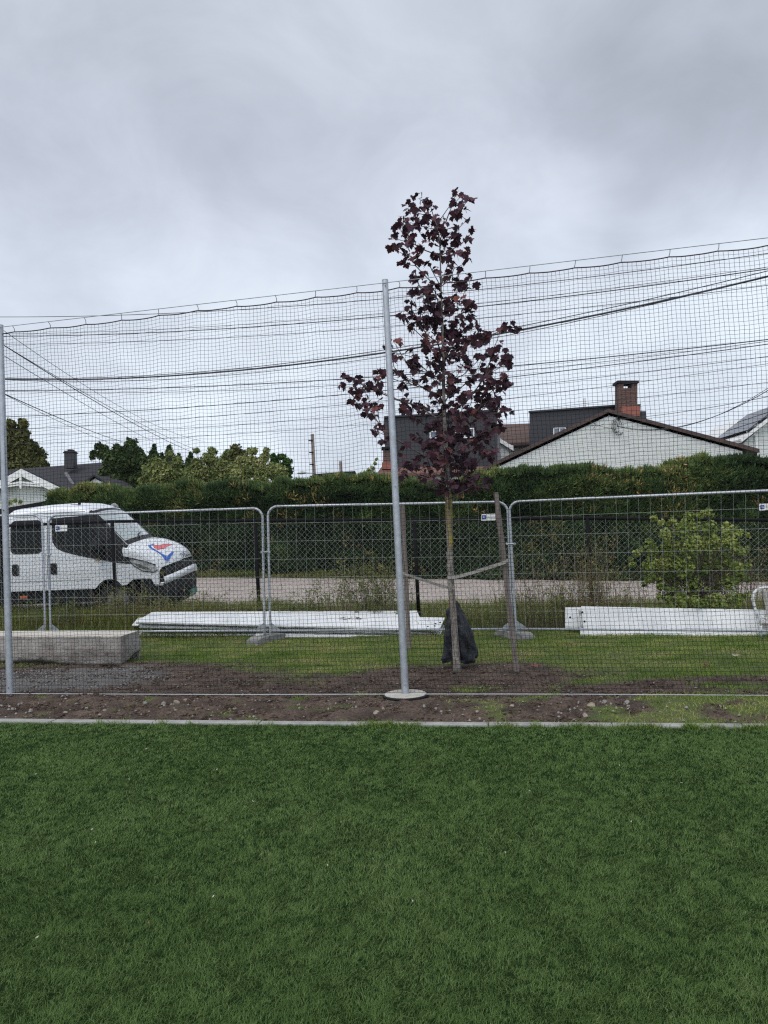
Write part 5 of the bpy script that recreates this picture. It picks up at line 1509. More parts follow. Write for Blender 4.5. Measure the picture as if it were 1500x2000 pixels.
# ------------------------------------------------------------------ black bag wrapped round the trunk
def bag():
    # outline rows in photo pixels: y -> left x, right x; crumpled sheet gathered at the top
    rows_ = [(1174, 885, 892), (1182, 880, 897), (1192, 873, 902), (1206, 872, 908), (1220, 870, 915), (1236, 868, 920), (1252, 867, 924), (1266, 866, 928), (1276, 865, 930), (1284, 865, 931), (1291, 866, 926)]
    v = []; f = []; na = 40
    for j, (py, xl, xr) in enumerate(rows_):
        cx = (xl + xr) / 2; hw = (xr - xl) / 2 * 8.95 / F_PX
        c0 = P(cx, py, 8.95)
        if j >= len(rows_) - 2: c0.z = max(c0.z, gz(c0.x, 8.95) + .01 * (len(rows_) - 1 - j))
        for k_ in range(na):
            a_ = 2 * math.pi * k_ / na
            fold = 1 + (.10 * math.sin(5 * a_ + j * .35) + .08 * math.sin(9 * a_ - j * .6 + 1) + .05 * math.sin(14 * a_ + j * .9)) * min(1, j / 3 + .2)
            dz_ = .022 * math.sin(3 * a_ + 1.3) * (j > 7) + .02 * math.sin(4 * a_) * (j < 2)
            dep = .16 * min(1, .25 + j / 6)
            v.append(c0 + Vector((math.cos(a_) * hw * fold, math.sin(a_) * dep * fold, dz_)))
    R_ = len(rows_)
    for j in range(R_ - 1):
        for k_ in range(na):
            a_, b2_ = j * na + k_, j * na + (k_ + 1) % na; f.append((a_, b2_, b2_ + na, a_ + na))
    f.append(tuple(range(na)))
    m = MB(); m.v = v; m.f = f
    M['bag'] = pmat('black_plastic_bag', (0.006, 0.007, 0.009), .38, (0.020, 0.025, 0.033), 6, lo=.45, hi=.62, bump=.8, bscale=12, spec=.35)
    b = m.build('plastic_bag', M['bag'], smooth=True)
    sd_ = b.modifiers.new('sub', 'SUBSURF'); sd_.levels = 1; sd_.render_levels = 1
    ds = b.modifiers.new('crumple', 'DISPLACE'); tx = bpy.data.textures.new('crumple', 'CLOUDS'); tx.noise_scale = .07; tx.noise_depth = 3; ds.texture = tx; ds.strength = .06
    ds.mid_level = .5
    tag(b, 'black crumpled plastic bag bunched behind the foot of the maple trunk', 'bag')
bag()

# ------------------------------------------------------------------ white boards
def slab(corners, th, name='white_board', label=None, grp='long white boards lying on the grass', holes=()):
    """corners: (px,py,Y) front-left, front-right, back-right, back-left of the top face"""
    q = [P(*c_) for c_ in corners]
    r = empty(name, q[0].lerp(q[2], .5), label, 'board', grp)
    nrm_ = (q[1] - q[0]).cross(q[3] - q[0]).normalized()
    if nrm_.z < 0 and abs(nrm_.z) > .3: nrm_ = -nrm_
    if abs(nrm_.z) <= .3 and nrm_.y > 0: nrm_ = -nrm_
    m = MB(); m.prism(q, -nrm_ * th); m.build('panel', M['board'], r, bevel=.004)
    # dark rubber lip along the long front edge
    m = MB(); m.tube([q[0] - nrm_ * th * .6 + Vector((0, -.006, 0)), q[1] - nrm_ * th * .6 + Vector((0, -.006, 0))], th * .22, 5); m.build('edge_strip', M['board_edge'], r)
    for u_, v2_ in holes:
        c0 = q[0].lerp(q[1], u_).lerp(q[3].lerp(q[2], u_), v2_) + nrm_ * .002
        m = MB(); m.tube([c0, c0 + nrm_ * .004], .016, 10); m.build('bolt_hole', M['plastic'], r)
    return r
slab([(267, 1238, 12.35), (740, 1239, 12.0), (760, 1229, 12.5), (300, 1222, 12.9)], .05, label='lowest white board of the left stack, flat on the grass')
slab([(258, 1220, 12.5), (270, 1220, 12.45), (296, 1205, 12.9), (270, 1206, 12.95)], .03, label='short white board end poking out left of the stack')
slab([(500, 1241.5, 11.95), (820, 1241, 11.9), (820, 1234, 12.2), (500, 1235, 12.2)], .04, label='white board end half buried in grass below the right part of the stack')
slab([(272, 1222, 12.25), (861, 1236, 11.88), (868, 1220, 12.2), (300, 1208, 12.6)], .045, label='second white board from the top of the left stack')
slab([(265, 1214, 12.2), (858, 1229, 11.8), (869, 1206, 12.2), (820, 1205, 12.25), (814, 1192.5, 12.55), (297, 1195, 12.9)], .04, label='topmost white board of the left stack with bolt holes at its right end', holes=((.965, .45), (.975, .25), (.985, .55), (.95, .2)))
# debris on top board
m = MB(); rr = random.Random(8)
for _ in range(22):
    q = P(rr.gauss(688, 13), rr.gauss(1211, 2.2), 12.2)
    m.tube([q + Vector((0, -.03, .035)), q + Vector((rr.uniform(-.07, .07), rr.uniform(-.05, .0), .036))], .006, 4)
tag(m.build('dry_leaves', M['stalk']), 'scatter of dry brown leaves and twigs on the topmost white board', 'leaf litter', kind='stuff')
# boards standing on edge on the right
slab([(1104, 1226, 11.65), (1136, 1226, 11.6), (1136, 1186, 11.72), (1104, 1186, 11.77)], .05, label='narrow white board end standing left of the long right hand board', grp='white boards standing on edge', holes=((.3, .5),))
slab([(1133, 1244, 11.35), (1500, 1246, 10.75), (1500, 1191, 10.9), (1135, 1184, 11.5)], .05, label='long white board standing on edge under the shrub', grp='white boards standing on edge', holes=((.008, .8), (.022, .5)))
m = MB(); a_, b2_ = P(1132, 1192, 11.42), P(1137, 1226, 11.3); m.tube([a_, b2_], .018, 6); tag(m.build('dark_batten', M['board_edge']), 'dark batten leaning on the left end of the long right hand board', 'batten')

# ------------------------------------------------------------------ long concrete block
def cblock():
    fl, frr = P(-420, 1246, 9.95), P(234, 1243, 9.85)
    z1 = .385
    fl.z = z1; frr.z = z1
    A = G(-420, 1245, z1); B = G(236, 1243, z1); Cc = G(271, 1232, z1); D = G(-420, 1234, z1)
    r = empty('concrete_beam', (B.x - 1.2, B.y + .4, 0), 'long broken concrete beam with a pale smooth top at the left', 'concrete beam')
    nx_, nz_ = 130, 24
    v = []; f = []
    poly = [A, B, Cc]
    # front face then right end face, rough surface
    A = B + (A - B) * .72; D = Cc + (D - Cc) * .72
    path = [A.lerp(B, i / 110) for i in range(111)] + [B.lerp(Cc, i / 24) for i in range(1, 25)]
    ex_ = (B - A).normalized(); nf = Vector((ex_.y, -ex_.x, 0)); e2 = (Cc - B).normalized(); ne = Vector((e2.y, -e2.x, 0))
    for i, p in enumerate(path):
        nn = nf if i < 105 else (nf.lerp(ne, min(1, (i - 104) / 12)).normalized())
        for j in range(nz_ + 1):
            t_ = j / nz_
            z = z1 - .02 - (z1 + .03) * t_ if j else z1
            s = i * .06
            amp = .0 if j == 0 else min(1, j * .12)
            belly = .03 * math.sin(min(1, t_ * 1.2) * math.pi * .9)
            under = -.14 * float(sstep(.72, .95, t_ + .16 * (float(vnoise(s * .9, 2.0, 4)) - .5) * 2))
            o_ = (float(fbm(s * 1.8, t_ * 3, 61, 4, .6)) - .5) * .05 + (float(vnoise(s * 12, t_ * 7, 62)) - .5) * .022
            v.append(Vector((p.x, p.y, z)) + nn * (o_ * amp + belly * amp + under * amp))
    for i in range(len(path) - 1):
        for j in range(nz_):
            a_ = i * (nz_ + 1) + j; f.append((a_, a_ + 1, a_ + nz_ + 2, a_ + nz_ + 1))
    m = MB(); m.v = v; m.f = f
    M['rough_conc'] = pmat('rough_concrete', (0.16, 0.14, 0.125), .95, (0.35, 0.34, 0.32), 3.0, detail=15, lo=.34, hi=.66, bump=1.0, bscale=35)
    m.build('rough_face', M['rough_conc'], r, smooth=True)
    m = MB(); m.prism([Vector((A.x, A.y, z1 + .004)), Vector((B.x, B.y, z1 + .004)), Vector((Cc.x, Cc.y, z1 + .004)), Vector((D.x, D.y, z1 + .004))], Vector((0, 0, -.012)))
    m.build('smooth_top', pmat('pale_smooth_concrete', (0.46, 0.42, 0.36), .85, (0.58, 0.56, 0.51), 1.5, detail=6, bump=.1, bscale=40), r)
    m = MB(); m.prism([Vector((D.x, D.y + .0, -.05)), Vector((Cc.x, Cc.y, -.05)), Vector((Cc.x, Cc.y, z1 - .05)), Vector((D.x, D.y, z1 - .05))], Vector((0, .03, 0))); m.build('rear_face', M['concrete'], r)
cblock()

# ------------------------------------------------------------------ peeling white chair
def chair():
    Yc_ = 10.55
    r = empty('garden_chair', P(1510, 1247, Yc_), 'peeling white wicker armchair cut by the right edge', 'chair')
    wh = pmat('peeling_white', (0.62, 0.65, 0.67), .6, (0.20, 0.19, 0.18), 14, lo=.56, hi=.62)
    gr2 = pmat('grey_wicker', (0.30, 0.29, 0.27), .8, (0.46, 0.45, 0.43), 9, stretch=(1, 1, .25), bump=.5)
    left = [(1487, 1247), (1484, 1228), (1479, 1205), (1473, 1182), (1469, 1170), (1470, 1158), (1478, 1150), (1490, 1147), (1508, 1147), (1530, 1149), (1545, 1156), (1551, 1170), (1549, 1190), (1546, 1215), (1545, 1247)]
    pts = [P(x, y, Yc_ + (.0 if x < 1500 else .12)) for x, y in left]
    for _ in range(1): pts = [pts[0]] + [(pts[i - 1] + pts[i] * 2 + pts[i + 1]) / 4 for i in range(1, len(pts) - 1)] + [pts[-1]]
    m = MB(); m.tube(pts, [.020] * len(pts), 10); m.build('hoop_frame', wh, r, smooth=True)
    # binding rings round the hoop
    for k_ in range(2, 11):
        p = pts[k_]; d = (pts[k_ + 1] - pts[k_ - 1]).normalized(); m = MB(); m.tube([p - d * .006, p + d * .006], .0225, 10); m.build('binding', M['board_edge'], r)
    # woven back
    v = []; f = []; nu, nv = 18, 14
    for i in range(nu + 1):
        for j in range(nv + 1):
            u_, t_ = i / nu, j / nv
            x = 1492 + u_ * 44 - (6 * (1 - t_)) + 6 * math.sin(t_ * 3) * (1 - u_); y = 1157 + t_ * 62
            v.append(P(x, y, Yc_ + .10 - .04 * math.sin(u_ * math.pi) + .012 * math.sin(u_ * 26) + .05 * t_ * (-1)))
    for i in range(nu):
        for j in range(nv): a_ = i * (nv + 1) + j; f.append((a_, a_ + 1, a_ + nv + 2, a_ + nv + 1))
    m = MB(); m.v = v; m.f = f; ob = m.build('woven_back', gr2, r, smooth=True); sm = ob.modifiers.new('thick', 'SOLIDIFY'); sm.thickness = .012
    # peeling strips
    rr = random.Random(2)
    for k_ in range(7):
        x, y = 1486 + rr.uniform(0, 22), 1188 + k_ * 6.5
        a_ = P(x, y, Yc_ - .02); b2_ = P(x + 11, y + 5, Yc_ - .01); c_ = P(x + 12, y + 8, Yc_ - .05); d_ = P(x + 1, y + 3, Yc_ - .05)
        m = MB(); m.prism([a_, b2_, c_, d_], Vector((0, .004, 0))); m.build('peeling_strip', wh, r)
    # seat and apron
    m = MB(); s0, s1 = P(1489, 1216, Yc_ - .25), P(1548, 1216, Yc_ - .15); m.prism([s0, s1, s1 + Vector((.27, .5, .0)), s0 + Vector((.27, .5, 0))], Vector((0, 0, -.03))); m.build('seat', gr2, r, bevel=.01)
    m = MB(); m.prism([P(1487, 1219, Yc_ - .23), P(1548, 1218, Yc_ - .13), P(1548, 1229, Yc_ - .13), P(1488, 1230, Yc_ - .23)], Vector((0, .02, 0))); m.build('apron', gr2, r)
    for (x, yy) in ((1486, -.23), (1544, -.13)):
        m = MB(); m.tube([P(x, 1222, Yc_ + yy), P(x + 2, 1246, Yc_ + yy)], [.018, .014], 8); m.build('leg', wh, r, smooth=True)
chair()

# ------------------------------------------------------------------ leafy shrub
SH = """1345,1010,14 1370,1005,10 1278,1012,9 1292,1020,8 1300,1045,16 1270,1062,14 1330,1035,22 1355,1030,20 1385,1030,20 1420,1030,14 1440,1040,14 1460,1045,7 1250,1075,9 1275,1080,18 1310,1070,26 1350,1065,30 1390,1060,28 1425,1060,20 1440,1075,14
1265,1105,18 1295,1105,26 1335,1105,32 1380,1100,30 1415,1100,24 1440,1110,18 1280,1130,20 1310,1140,26 1350,1140,30 1395,1140,30 1430,1140,22 1300,1165,18 1330,1175,24 1365,1180,24 1400,1175,24 1435,1170,20 1340,1192,12 1365,1195,10 1385,1190,10 1310,1190,8 1440,1190,8"""
sh = [tuple(float(q) for q in s.split(',')) for s in SH.split()]
rr = random.Random(77)
sh = [(x, y, r * (.76 if r > 16 else .85)) for x, y, r in sh] + [(x + rr.gauss(0, 20), y + rr.gauss(-4, 16), rr.uniform(3, 8)) for x, y, r in sh if r > 16 for _ in range(5)]
b0 = P(1365, 1240, 11.9); b0.z = gz(b0.x, 11.9)
shrub = empty('leafy_shrub', b0, 'yellow green leafy shrub growing over the white board on the right', 'shrub')
m = MB(); ps = []; ns = []; rs = []; rr = random.Random(12)
for x, y, r in sh:
    Yc_ = 11.72 + rr.uniform(-.28, .28) - (.45 if y > 1165 else 0)
    p = P(x, y, Yc_); st = b0 + Vector((rr.uniform(-.25, .25), rr.uniform(-.15, .15), 0))
    m.tube([st, st.lerp(p, .5) + Vector((0, 0, .12)), p], [.008, .005, .002], 5, cap=False)
    k_ = int(16 + (r / 10) ** 2 * 54); sc = Yc_ / F_PX
    d = rng.normal(0, 1, (k_, 3)); d /= np.linalg.norm(d, axis=1, keepdims=True)
    q = np.array(tuple(p)) + d * (rng.random(k_) ** .5 * r * sc)[:, None]
    ps.append(q); ns.append(d * .4 + np.array([0, -.3, .7]))
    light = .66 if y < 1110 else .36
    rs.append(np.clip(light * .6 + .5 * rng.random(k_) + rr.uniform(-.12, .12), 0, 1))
m.build('stems', M['twig'], shrub, smooth=True)
p = np.concatenate(ps); k_ = len(p)
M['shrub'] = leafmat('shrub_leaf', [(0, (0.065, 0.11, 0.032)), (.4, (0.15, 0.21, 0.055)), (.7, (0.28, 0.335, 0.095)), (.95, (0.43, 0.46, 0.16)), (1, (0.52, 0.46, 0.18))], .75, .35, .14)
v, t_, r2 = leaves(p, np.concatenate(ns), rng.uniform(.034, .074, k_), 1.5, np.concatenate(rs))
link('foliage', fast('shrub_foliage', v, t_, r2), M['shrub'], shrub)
# ------------------------------------------------------------------ white crew cab truck
# local frame: x forward (world +X), y = across (negative = side nearest the camera), z up, origin under the front hub
VD = 14.25
hub = P(228, 1172, VD)
VR = .36
vg = hub.z - VR
truck = empty('crew_cab_truck', (hub.x, VD + .95, vg), 'white crew cab truck with blue and red bonnet emblem parked at the left', 'truck')
truck_roll = math.radians(3.4)


def TV(x, y, z):
    """truck space -> world; y measured from the centre line"""
    q = Vector((x, y, z)); q = Matrix.Rotation(truck_roll, 3, 'X') @ q
    return Vector((hub.x + q.x, VD + .95 + q.y, vg + .035 + q.z))


HW = .99
prof = [(-2.08, 1.98), (-2.05, 2.10), (-1.95, 2.17), (-1.5, 2.215), (-1.0, 2.235), (-.70, 2.215), (-.52, 2.16), (-.41, 2.09),   # roof
        (-.14, 1.86), (.14, 1.63), (.34, 1.475),                                      # windscreen
        (.37, 1.455), (.45, 1.445), (.60, 1.42), (.78, 1.365), (.93, 1.295), (1.06, 1.20), (1.13, 1.11), (1.155, 1.03)]
px_ = np.array([q[0] for q in prof]); pz_ = np.array([q[1] for q in prof])
def ztop(x): return float(np.interp(x, px_, pz_))
def plan(x):     # half width in plan (nose narrows)
    return HW - .035 * max(0, (x - .3)) ** 1.5 - .0 * x
def bow(x, y):   # the nose is curved in plan
    k = float(sstep(-.6, 1.1, x)); return -.33 * k * (abs(y) / HW) ** 2.6
def sideY(x, z):
    w = plan(x)
    zb_ = 1.25
    w -= .11 * max(0, (z - zb_)) ** 1.15           # tumblehome
    w -= .018 * max(0, (.95 - z)) * 1.0
    # soft crease along the side
    w += .012 * math.exp(-((z - 1.0) / .05) ** 2) * (1 if x < .25 else 0)
    d = ztop(x) - z
    r = .14 if x < -.45 else .11
    if d < r: w -= r - math.sqrt(max(0, r * r - (r - d) ** 2))
    return w
def CR(x): return .07 + .05 * float(sstep(.1, .5, x))
def crown(x, y):
    w = plan(x); t_ = abs(y) / w
    return -CR(x) * t_ ** 2.2 + .0
def topP(x, y, off=0.0):
    z = ztop(x) + crown(x, y) + CR(x) * .55
    return TV(x + bow(x, y) + off * .5, y, z + off)
def edgeY(x): return sideY(x, ztop(x) - .001) 
def sideP(x, z, off=0.0, s=-1):
    y = sideY(x, z) + off
    return TV(x + bow(x, y), s * y, z)
ARX, ARZ, ARR = 0.0, .37, .43
def sill(x):
    z = .62 if x < .3 else float(np.interp(x, (.3, .45, .62, .98, 1.08, 1.16), (.66, .68, .78, .78, .70, .69)))
    if abs(x - ARX) < ARR: z = max(z, ARZ + math.sqrt(ARR ** 2 - (x - ARX) ** 2))
    return z
def shoulder(x):  # lower end of the crown so that top skin meets the side skin
    return ztop(x) + crown(x, edgeY(x)) + CR(x) * .55

cols_ = sorted(set(list(np.linspace(-2.07, 1.15, 90)) + list(np.linspace(-.46, .46, 31)) + list(px_)))
def side_skin(s):
    v = []; f = []; nz_ = 26
    for x in cols_:
        zt_ = shoulder(x); zb_ = min(sill(x), zt_ - .02)
        for j in range(nz_ + 1):
            t_ = j / nz_; t_ = 1 - (1 - t_) ** 1.6
            z = zb_ + (zt_ - zb_) * t_
            # rounding measured from the shoulder
            w = plan(x) - .11 * max(0, z - 1.25) ** 1.15 - .018 * max(0, .95 - z)
            w += .012 * math.exp(-((z - 1.0) / .05) ** 2) * float(1 - sstep(.1, .3, x))
            d = zt_ - z; r = .12
            if d < r: w -= r - math.sqrt(max(0, r * r - (r - d) ** 2))
            v.append(TV(x + bow(x, w), s * w, z))
    for i in range(len(cols_) - 1):
        for j in range(nz_): a_ = i * (nz_ + 1) + j; f.append((a_, a_ + 1, a_ + nz_ + 2, a_ + nz_ + 1))
    return v, f
def sideQ(x, z, off=0.004, s=-1):
    zt_ = shoulder(x); z = min(z, zt_ - .0005)
    w = plan(x) - .11 * max(0, z - 1.25) ** 1.15 - .018 * max(0, .95 - z) + .012 * math.exp(-((z - 1.0) / .05) ** 2) * float(1 - sstep(.1, .3, x))
    d = zt_ - z; r = .12
    if 0 < d < r: w -= r - math.sqrt(max(0, r * r - (r - d) ** 2))
    w += off
    return TV(x + bow(x, w), s * w, z)
def wtop(x):
    zt_ = shoulder(x); return plan(x) - .11 * max(0, zt_ - 1.25) ** 1.15 - .12
def topQ(x, t_, off=0.0):
    """t_ from -1 (near side) to 1 (far side)"""
    w = wtop(x); y = t_ * w
    s0 = shoulder(x); c_ = ztop(x) + CR(x) * .55
    z = s0 + (c_ - s0) * (1 - abs(t_) ** 2.2)
    sl = (ztop(x + .02) - ztop(x - .02)) / .04
    n_ = Vector((-sl, 0, 1)).normalized() * off
    return TV(x + bow(x, y) + n_.x, y, z + n_.z)
m = MB()
for s in (-1, 1): m.add(*side_skin(s))
ts = np.linspace(-1, 1, 33)
v = [topQ(x, t_) for x in cols_ for t_ in ts]; f = []
nt_ = len(ts)
for i in range(len(cols_) - 1):
    for j in range(nt_ - 1): a_ = i * nt_ + j; f.append((a_, a_ + 1, a_ + nt_ + 1, a_ + nt_))
m.add(v, f)
# rear wall of the cab
m.add([TV(-2.07, -.97, .62), TV(-2.07, .97, .62), TV(-2.07, .86, 2.0), TV(-2.07, -.86, 2.0)], [(0, 1, 2, 3)])
me = mesh('body', m.v, m.f)
bm = bmesh.new(); bm.from_mesh(me); bmesh.ops.remove_doubles(bm, verts=bm.verts, dist=.002); bmesh.ops.recalc_face_normals(bm, faces=bm.faces); bm.to_mesh(me); bm.free()
body = link('body', me, M['white'], truck, smooth=True)

def patch_top(name, xs, tl, mat, parent, off=.006, n=12):
    """strip on the top skin: xs list of x, tl(x)-> (t0,t1)"""
    v = []; f = []
    for x in xs:
        a_, b2_ = tl(x)
        for k_ in range(n + 1): v.append(topQ(x, a_ + (b2_ - a_) * k_ / n, off))
    for i in range(len(xs) - 1):
        for k_ in range(n): q = i * (n + 1) + k_; f.append((q, q + 1, q + n + 2, q + n + 1))
    m = MB(); m.v = v; m.f = f; return m.build(name, mat, parent, smooth=True)
def patch_side(name, poly, mat, parent, off=.006, s=-1, res=.05):
    """polygon in (x,z) filled by a fine grid that follows the side"""
    bm = bmesh.new(); vs = [bm.verts.new((x, z, 0)) for x, z in poly]; fc = bm.faces.new(vs)
    xs_ = [q[0] for q in poly]; zs_ = [q[1] for q in poly]
    for x in np.arange(min(xs_) + res, max(xs_), res): bmesh.ops.bisect_plane(bm, geom=bm.verts[:] + bm.edges[:] + bm.faces[:], plane_co=(x, 0, 0), plane_no=(1, 0, 0))
    for z in np.arange(min(zs_) + res, max(zs_), res): bmesh.ops.bisect_plane(bm, geom=bm.verts[:] + bm.edges[:] + bm.faces[:], plane_co=(0, z, 0), plane_no=(0, 1, 0))
    for q in bm.verts: q.co = sideQ(q.co.x, q.co.y, off, s)
    bmesh.ops.recalc_face_normals(bm, faces=bm.faces)
    me = bpy.data.meshes.new(name); bm.to_mesh(me); bm.free()
    return link(name, me, mat, parent, smooth=True)
M['screen'] = pmat('windscreen_glass', (0.34, 0.40, 0.40), .12, (0.42, 0.48, 0.48), 1.0, spec=1.0)
M['pillar'] = pmat('dark_trim', (0.018, 0.018, 0.021), .55, spec=.2)
# windscreen with dark border
patch_top('windscreen_surround', list(np.linspace(-.44, .38, 16)), lambda x: (-1, 1), M['pillar'], truck, .004)
patch_top('windscreen', list(np.linspace(-.38, .28, 14)), lambda x: (-.99, .97), M['screen'], truck, .010)
# wipers
for t0, t1 in ((-.75, -.02), (.05, .8)):
    m = MB(); m.tube([topQ(.33, t0 + .25, .03), topQ(.25, (t0 + t1) / 2, .03), topQ(.20, t1, .022)], [.014, .011, .008], 5); m.build('wiper', M['plastic'], truck)
for s in (-1, 1):
    patch_side('pillar_trim', [(-1.19, 1.99), (-.44, 2.03), (-.38, 2.12), (-.20, 1.98), (.0, 1.80), (.16, 1.68), (.34, 1.52), (.36, 1.32), (.40, 1.22), (.60, 1.155), (.60, 1.07), (.30, 1.09), (.04, 1.13), (-.28, 1.18), (-.52, 1.225), (-.77, 1.29), (-.97, 1.35), (-1.09, 1.42), (-1.17, 1.54)], M['pillar'], truck, .006, s, .022)
    win = [(-1.13, 1.94), (-.60, 1.95), (-.44, 1.82), (-.24, 1.60), (-.08, 1.40), (-.10, 1.25), (-.30, 1.26), (-.52, 1.29), (-.77, 1.35), (-.95, 1.41), (-1.06, 1.48), (-1.12, 1.60)]
    patch_side('front_side_window', win, M['glass'], truck, .008, s)
    rw = []
    x0, x1, z0, z1, r_ = -1.97, -1.36, 1.33, 1.97, .10
    for cx_, cz_, a0 in ((x1 - r_, z1 - r_, 0), (x0 + r_, z1 - r_, 90), (x0 + r_, z0 + r_, 180), (x1 - r_, z0 + r_, 270)):
        for k_ in range(6): a_ = math.radians(a0 + k_ * 18); rw.append((cx_ + r_ * math.cos(a_), cz_ + r_ * math.sin(a_)))
    w_ = patch_side('rear_side_window', rw, M['pillar'], truck, .006, s)
    rw2 = [((x + 1.665) * .86 - 1.665, (z - 1.65) * .86 + 1.65) for x, z in rw]
    patch_side('pane', rw2, M['glass'], w_, .010, s)
    for hx in (-1.88, -1.15):
        poly = []
        for cx_, cz_, a0 in ((.03, .07, 0), (-.03, .07, 90), (-.03, -.07, 180), (.03, -.07, 270)):
            for k_ in range(5): a_ = math.radians(a0 + k_ * 22.5); poly.append((hx + cx_ + .035 * math.cos(a_), 1.03 + cz_ + .04 * math.sin(a_)))
        patch_side('door_handle', poly, M['plastic'], truck, .014, s, .08)
for s in (-1, 1):
    m = MB(); m.tube([sideQ(x, shoulder(x) - .035, -.028, s) for x in np.linspace(-.47, .42, 26)], [.045] + [.045] * 24 + [.04], 10)
    m.build('windscreen_pillar', M['pillar'], truck, smooth=True)
# shut lines
def line_side(pts, name='door_seam', mat=None, r_=.006, s=-1, off=.001):
    m = MB(); P_ = []
    for i in range(len(pts) - 1):
        for k_ in range(8):
            t_ = k_ / 8; P_.append(sideQ(pts[i][0] + (pts[i + 1][0] - pts[i][0]) * t_, pts[i][1] + (pts[i + 1][1] - pts[i][1]) * t_, off, s))
    P_.append(sideQ(*pts[-1], off, s)); m.tube(P_, r_, 4); m.build(name, mat or M['lead'], truck)
line_side([(-1.27, 2.02), (-1.27, .64)]); line_side([(-2.02, 2.0), (-2.02, .64)])
line_side([(-1.93, 2.03), (-.5, 2.03)]); line_side([(-2.0, .80), (-.45, .80)])
line_side([(-2.05, 2.085), (-.55, 2.10)], 'roof_gutter', M['lead'], .008)
# headlights
M['lamp'] = pmat('headlamp', (0.62, 0.63, 0.64), .3, (0.34, 0.345, 0.35), 14, lo=.45, hi=.55, spec=1.0, metal=.4)
M['chrome'] = pmat('chrome', (0.7, 0.7, 0.72), .15, metal=1.0)
for s in (-1, 1):
    hl = patch_side('headlight', [(.55, 1.15), (.66, 1.16), (.95, 1.085), (1.09, 1.03), (1.14, .95), (1.06, .90), (.86, .93), (.66, 1.03)], M['lamp'], truck, .010, s)
    patch_side('lamp_reflector', [(.68, 1.07), (.78, 1.06), (.92, 1.0), (1.02, .955), (.90, .955), (.76, 1.0)], M['chrome'], hl, .014, s)
for s in (-1, 1):
    line_side([(.38, 1.22), (.66, 1.168), (.95, 1.093), (1.10, 1.035)], 'bonnet_gap', M['pillar'], .012, s, .012)
    line_side([(.60, 1.085), (.66, 1.03), (.86, .925), (1.06, .893), (1.14, .94)], 'lamp_edge', M['pillar'], .009, s, .012)
# nose: grille, white bumper bar, black bumper
def nose_band(name, z0, z1, x0, x1, mat, tmax=1.0, push=0.0, nseg=28, zc=None, parent=None):
    """front facing strip between heights, follows the plan curve of the nose"""
    v = []; f = []
    for k_ in range(nseg + 1):
        y = (-1 + 2 * k_ / nseg) * tmax * .97
        drop = (zc or 0) * (abs(y) ** 2)
        for z, x in ((z0, x0), ((z0 + z1) / 2, (x0 + x1) / 2 + .012), (z1, x1)):
            v.append(TV(x + push - .33 * (abs(y) / HW) ** 2.6, y, z + drop))
    for k_ in range(nseg):
        for j in range(2): q = k_ * 3 + j; f.append((q, q + 1, q + 4, q + 3))
    m = MB(); m.v = v; m.f = f
    ob = m.build(name, mat, parent or truck, smooth=True); sm = ob.modifiers.new('thick', 'SOLIDIFY'); sm.thickness = .03; sm.offset = 0
    return ob
nose_band('grille', .905, 1.05, 1.19, 1.16, M['plastic'], .93, zc=-.14)
nose_band('bumper', .80, .935, 1.24, 1.225, M['white'], .98, zc=-.15)
nose_band('lower_bumper', .30, .81, 1.19, 1.225, M['plastic'], .98, zc=-.14)
for s in (-1, 1):
    patch_side('bumper_side', [(.98, .84), (1.15, .84), (1.15, .665), (1.06, .67)], M['white'], truck, .012, s)
    # dark lower corner between wheel arch and bumper
    m = MB(); m.prism([TV(.45, s * .90, .70), TV(.62, s * .90, .80), TV(.92, s * .90, .80), TV(.92, s * .90, .28), TV(.50, s * .90, .30)], Vector((0, -s * .25, 0))); m.build('lower_corner', M['plastic'], truck, bevel=.02)
    m = MB(); q = TV(.84, s * .91, .66); m.box(q, (.20, .03, .07)); m.build('fog_lamp', M['lamp'], truck, bevel=.01)
# number plate, blank teal
p0 = TV(1.245, 0, .40); m = MB(); m.box(p0, (.012, .52, .12), M=Matrix.Rotation(truck_roll, 3, 'X')); pl = m.build('number_plate', pmat('teal_plate', (0.02, 0.20, 0.16), .4), truck, bevel=.003)
# bonnet emblem and lettering placed by following the photograph onto the bonnet surface
gxs = np.linspace(.2, 1.15, 150); gts = np.linspace(-1, 1, 150)
tab = []
for x in gxs:
    for t_ in gts:
        a_, b2_ = proj(topQ(x, t_)); tab.append((a_, b2_, x, t_))
tab = np.array(tab)
def bonnet(px, py):
    d = (tab[:, 0] - px) ** 2 + (tab[:, 1] - py) ** 2
    i = np.argsort(d)[:4]; w = 1 / (d[i] + .05); return (tab[i, 2] * w).sum() / w.sum(), (tab[i, 3] * w).sum() / w.sum()
def decal(name, poly, mat, off=.005, res=.04):
    pts = [bonnet(180 + x / 6.25, 960 + y / 6.25) for x, y in poly]
    bm = bmesh.new(); vs = [bm.verts.new((a_, b2_, 0)) for a_, b2_ in pts]; bm.faces.new(vs)
    bmesh.ops.triangulate(bm, faces=bm.faces)
    for x in np.arange(.2, 1.2, res): bmesh.ops.bisect_plane(bm, geom=bm.verts[:] + bm.edges[:] + bm.faces[:], plane_co=(x, 0, 0), plane_no=(1, 0, 0))
    for z in np.arange(-1, 1, res * 1.5): bmesh.ops.bisect_plane(bm, geom=bm.verts[:] + bm.edges[:] + bm.faces[:], plane_co=(0, z, 0), plane_no=(0, 1, 0))
    for q in bm.verts: q.co = topQ(q.co.x, q.co.y, off)
    me = bpy.data.meshes.new(name); bm.to_mesh(me); bm.free()
    return link(name, me, mat, body, smooth=True)
M['decal_blue'] = pmat('blue_decal', (0.035, 0.13, 0.50), .35)
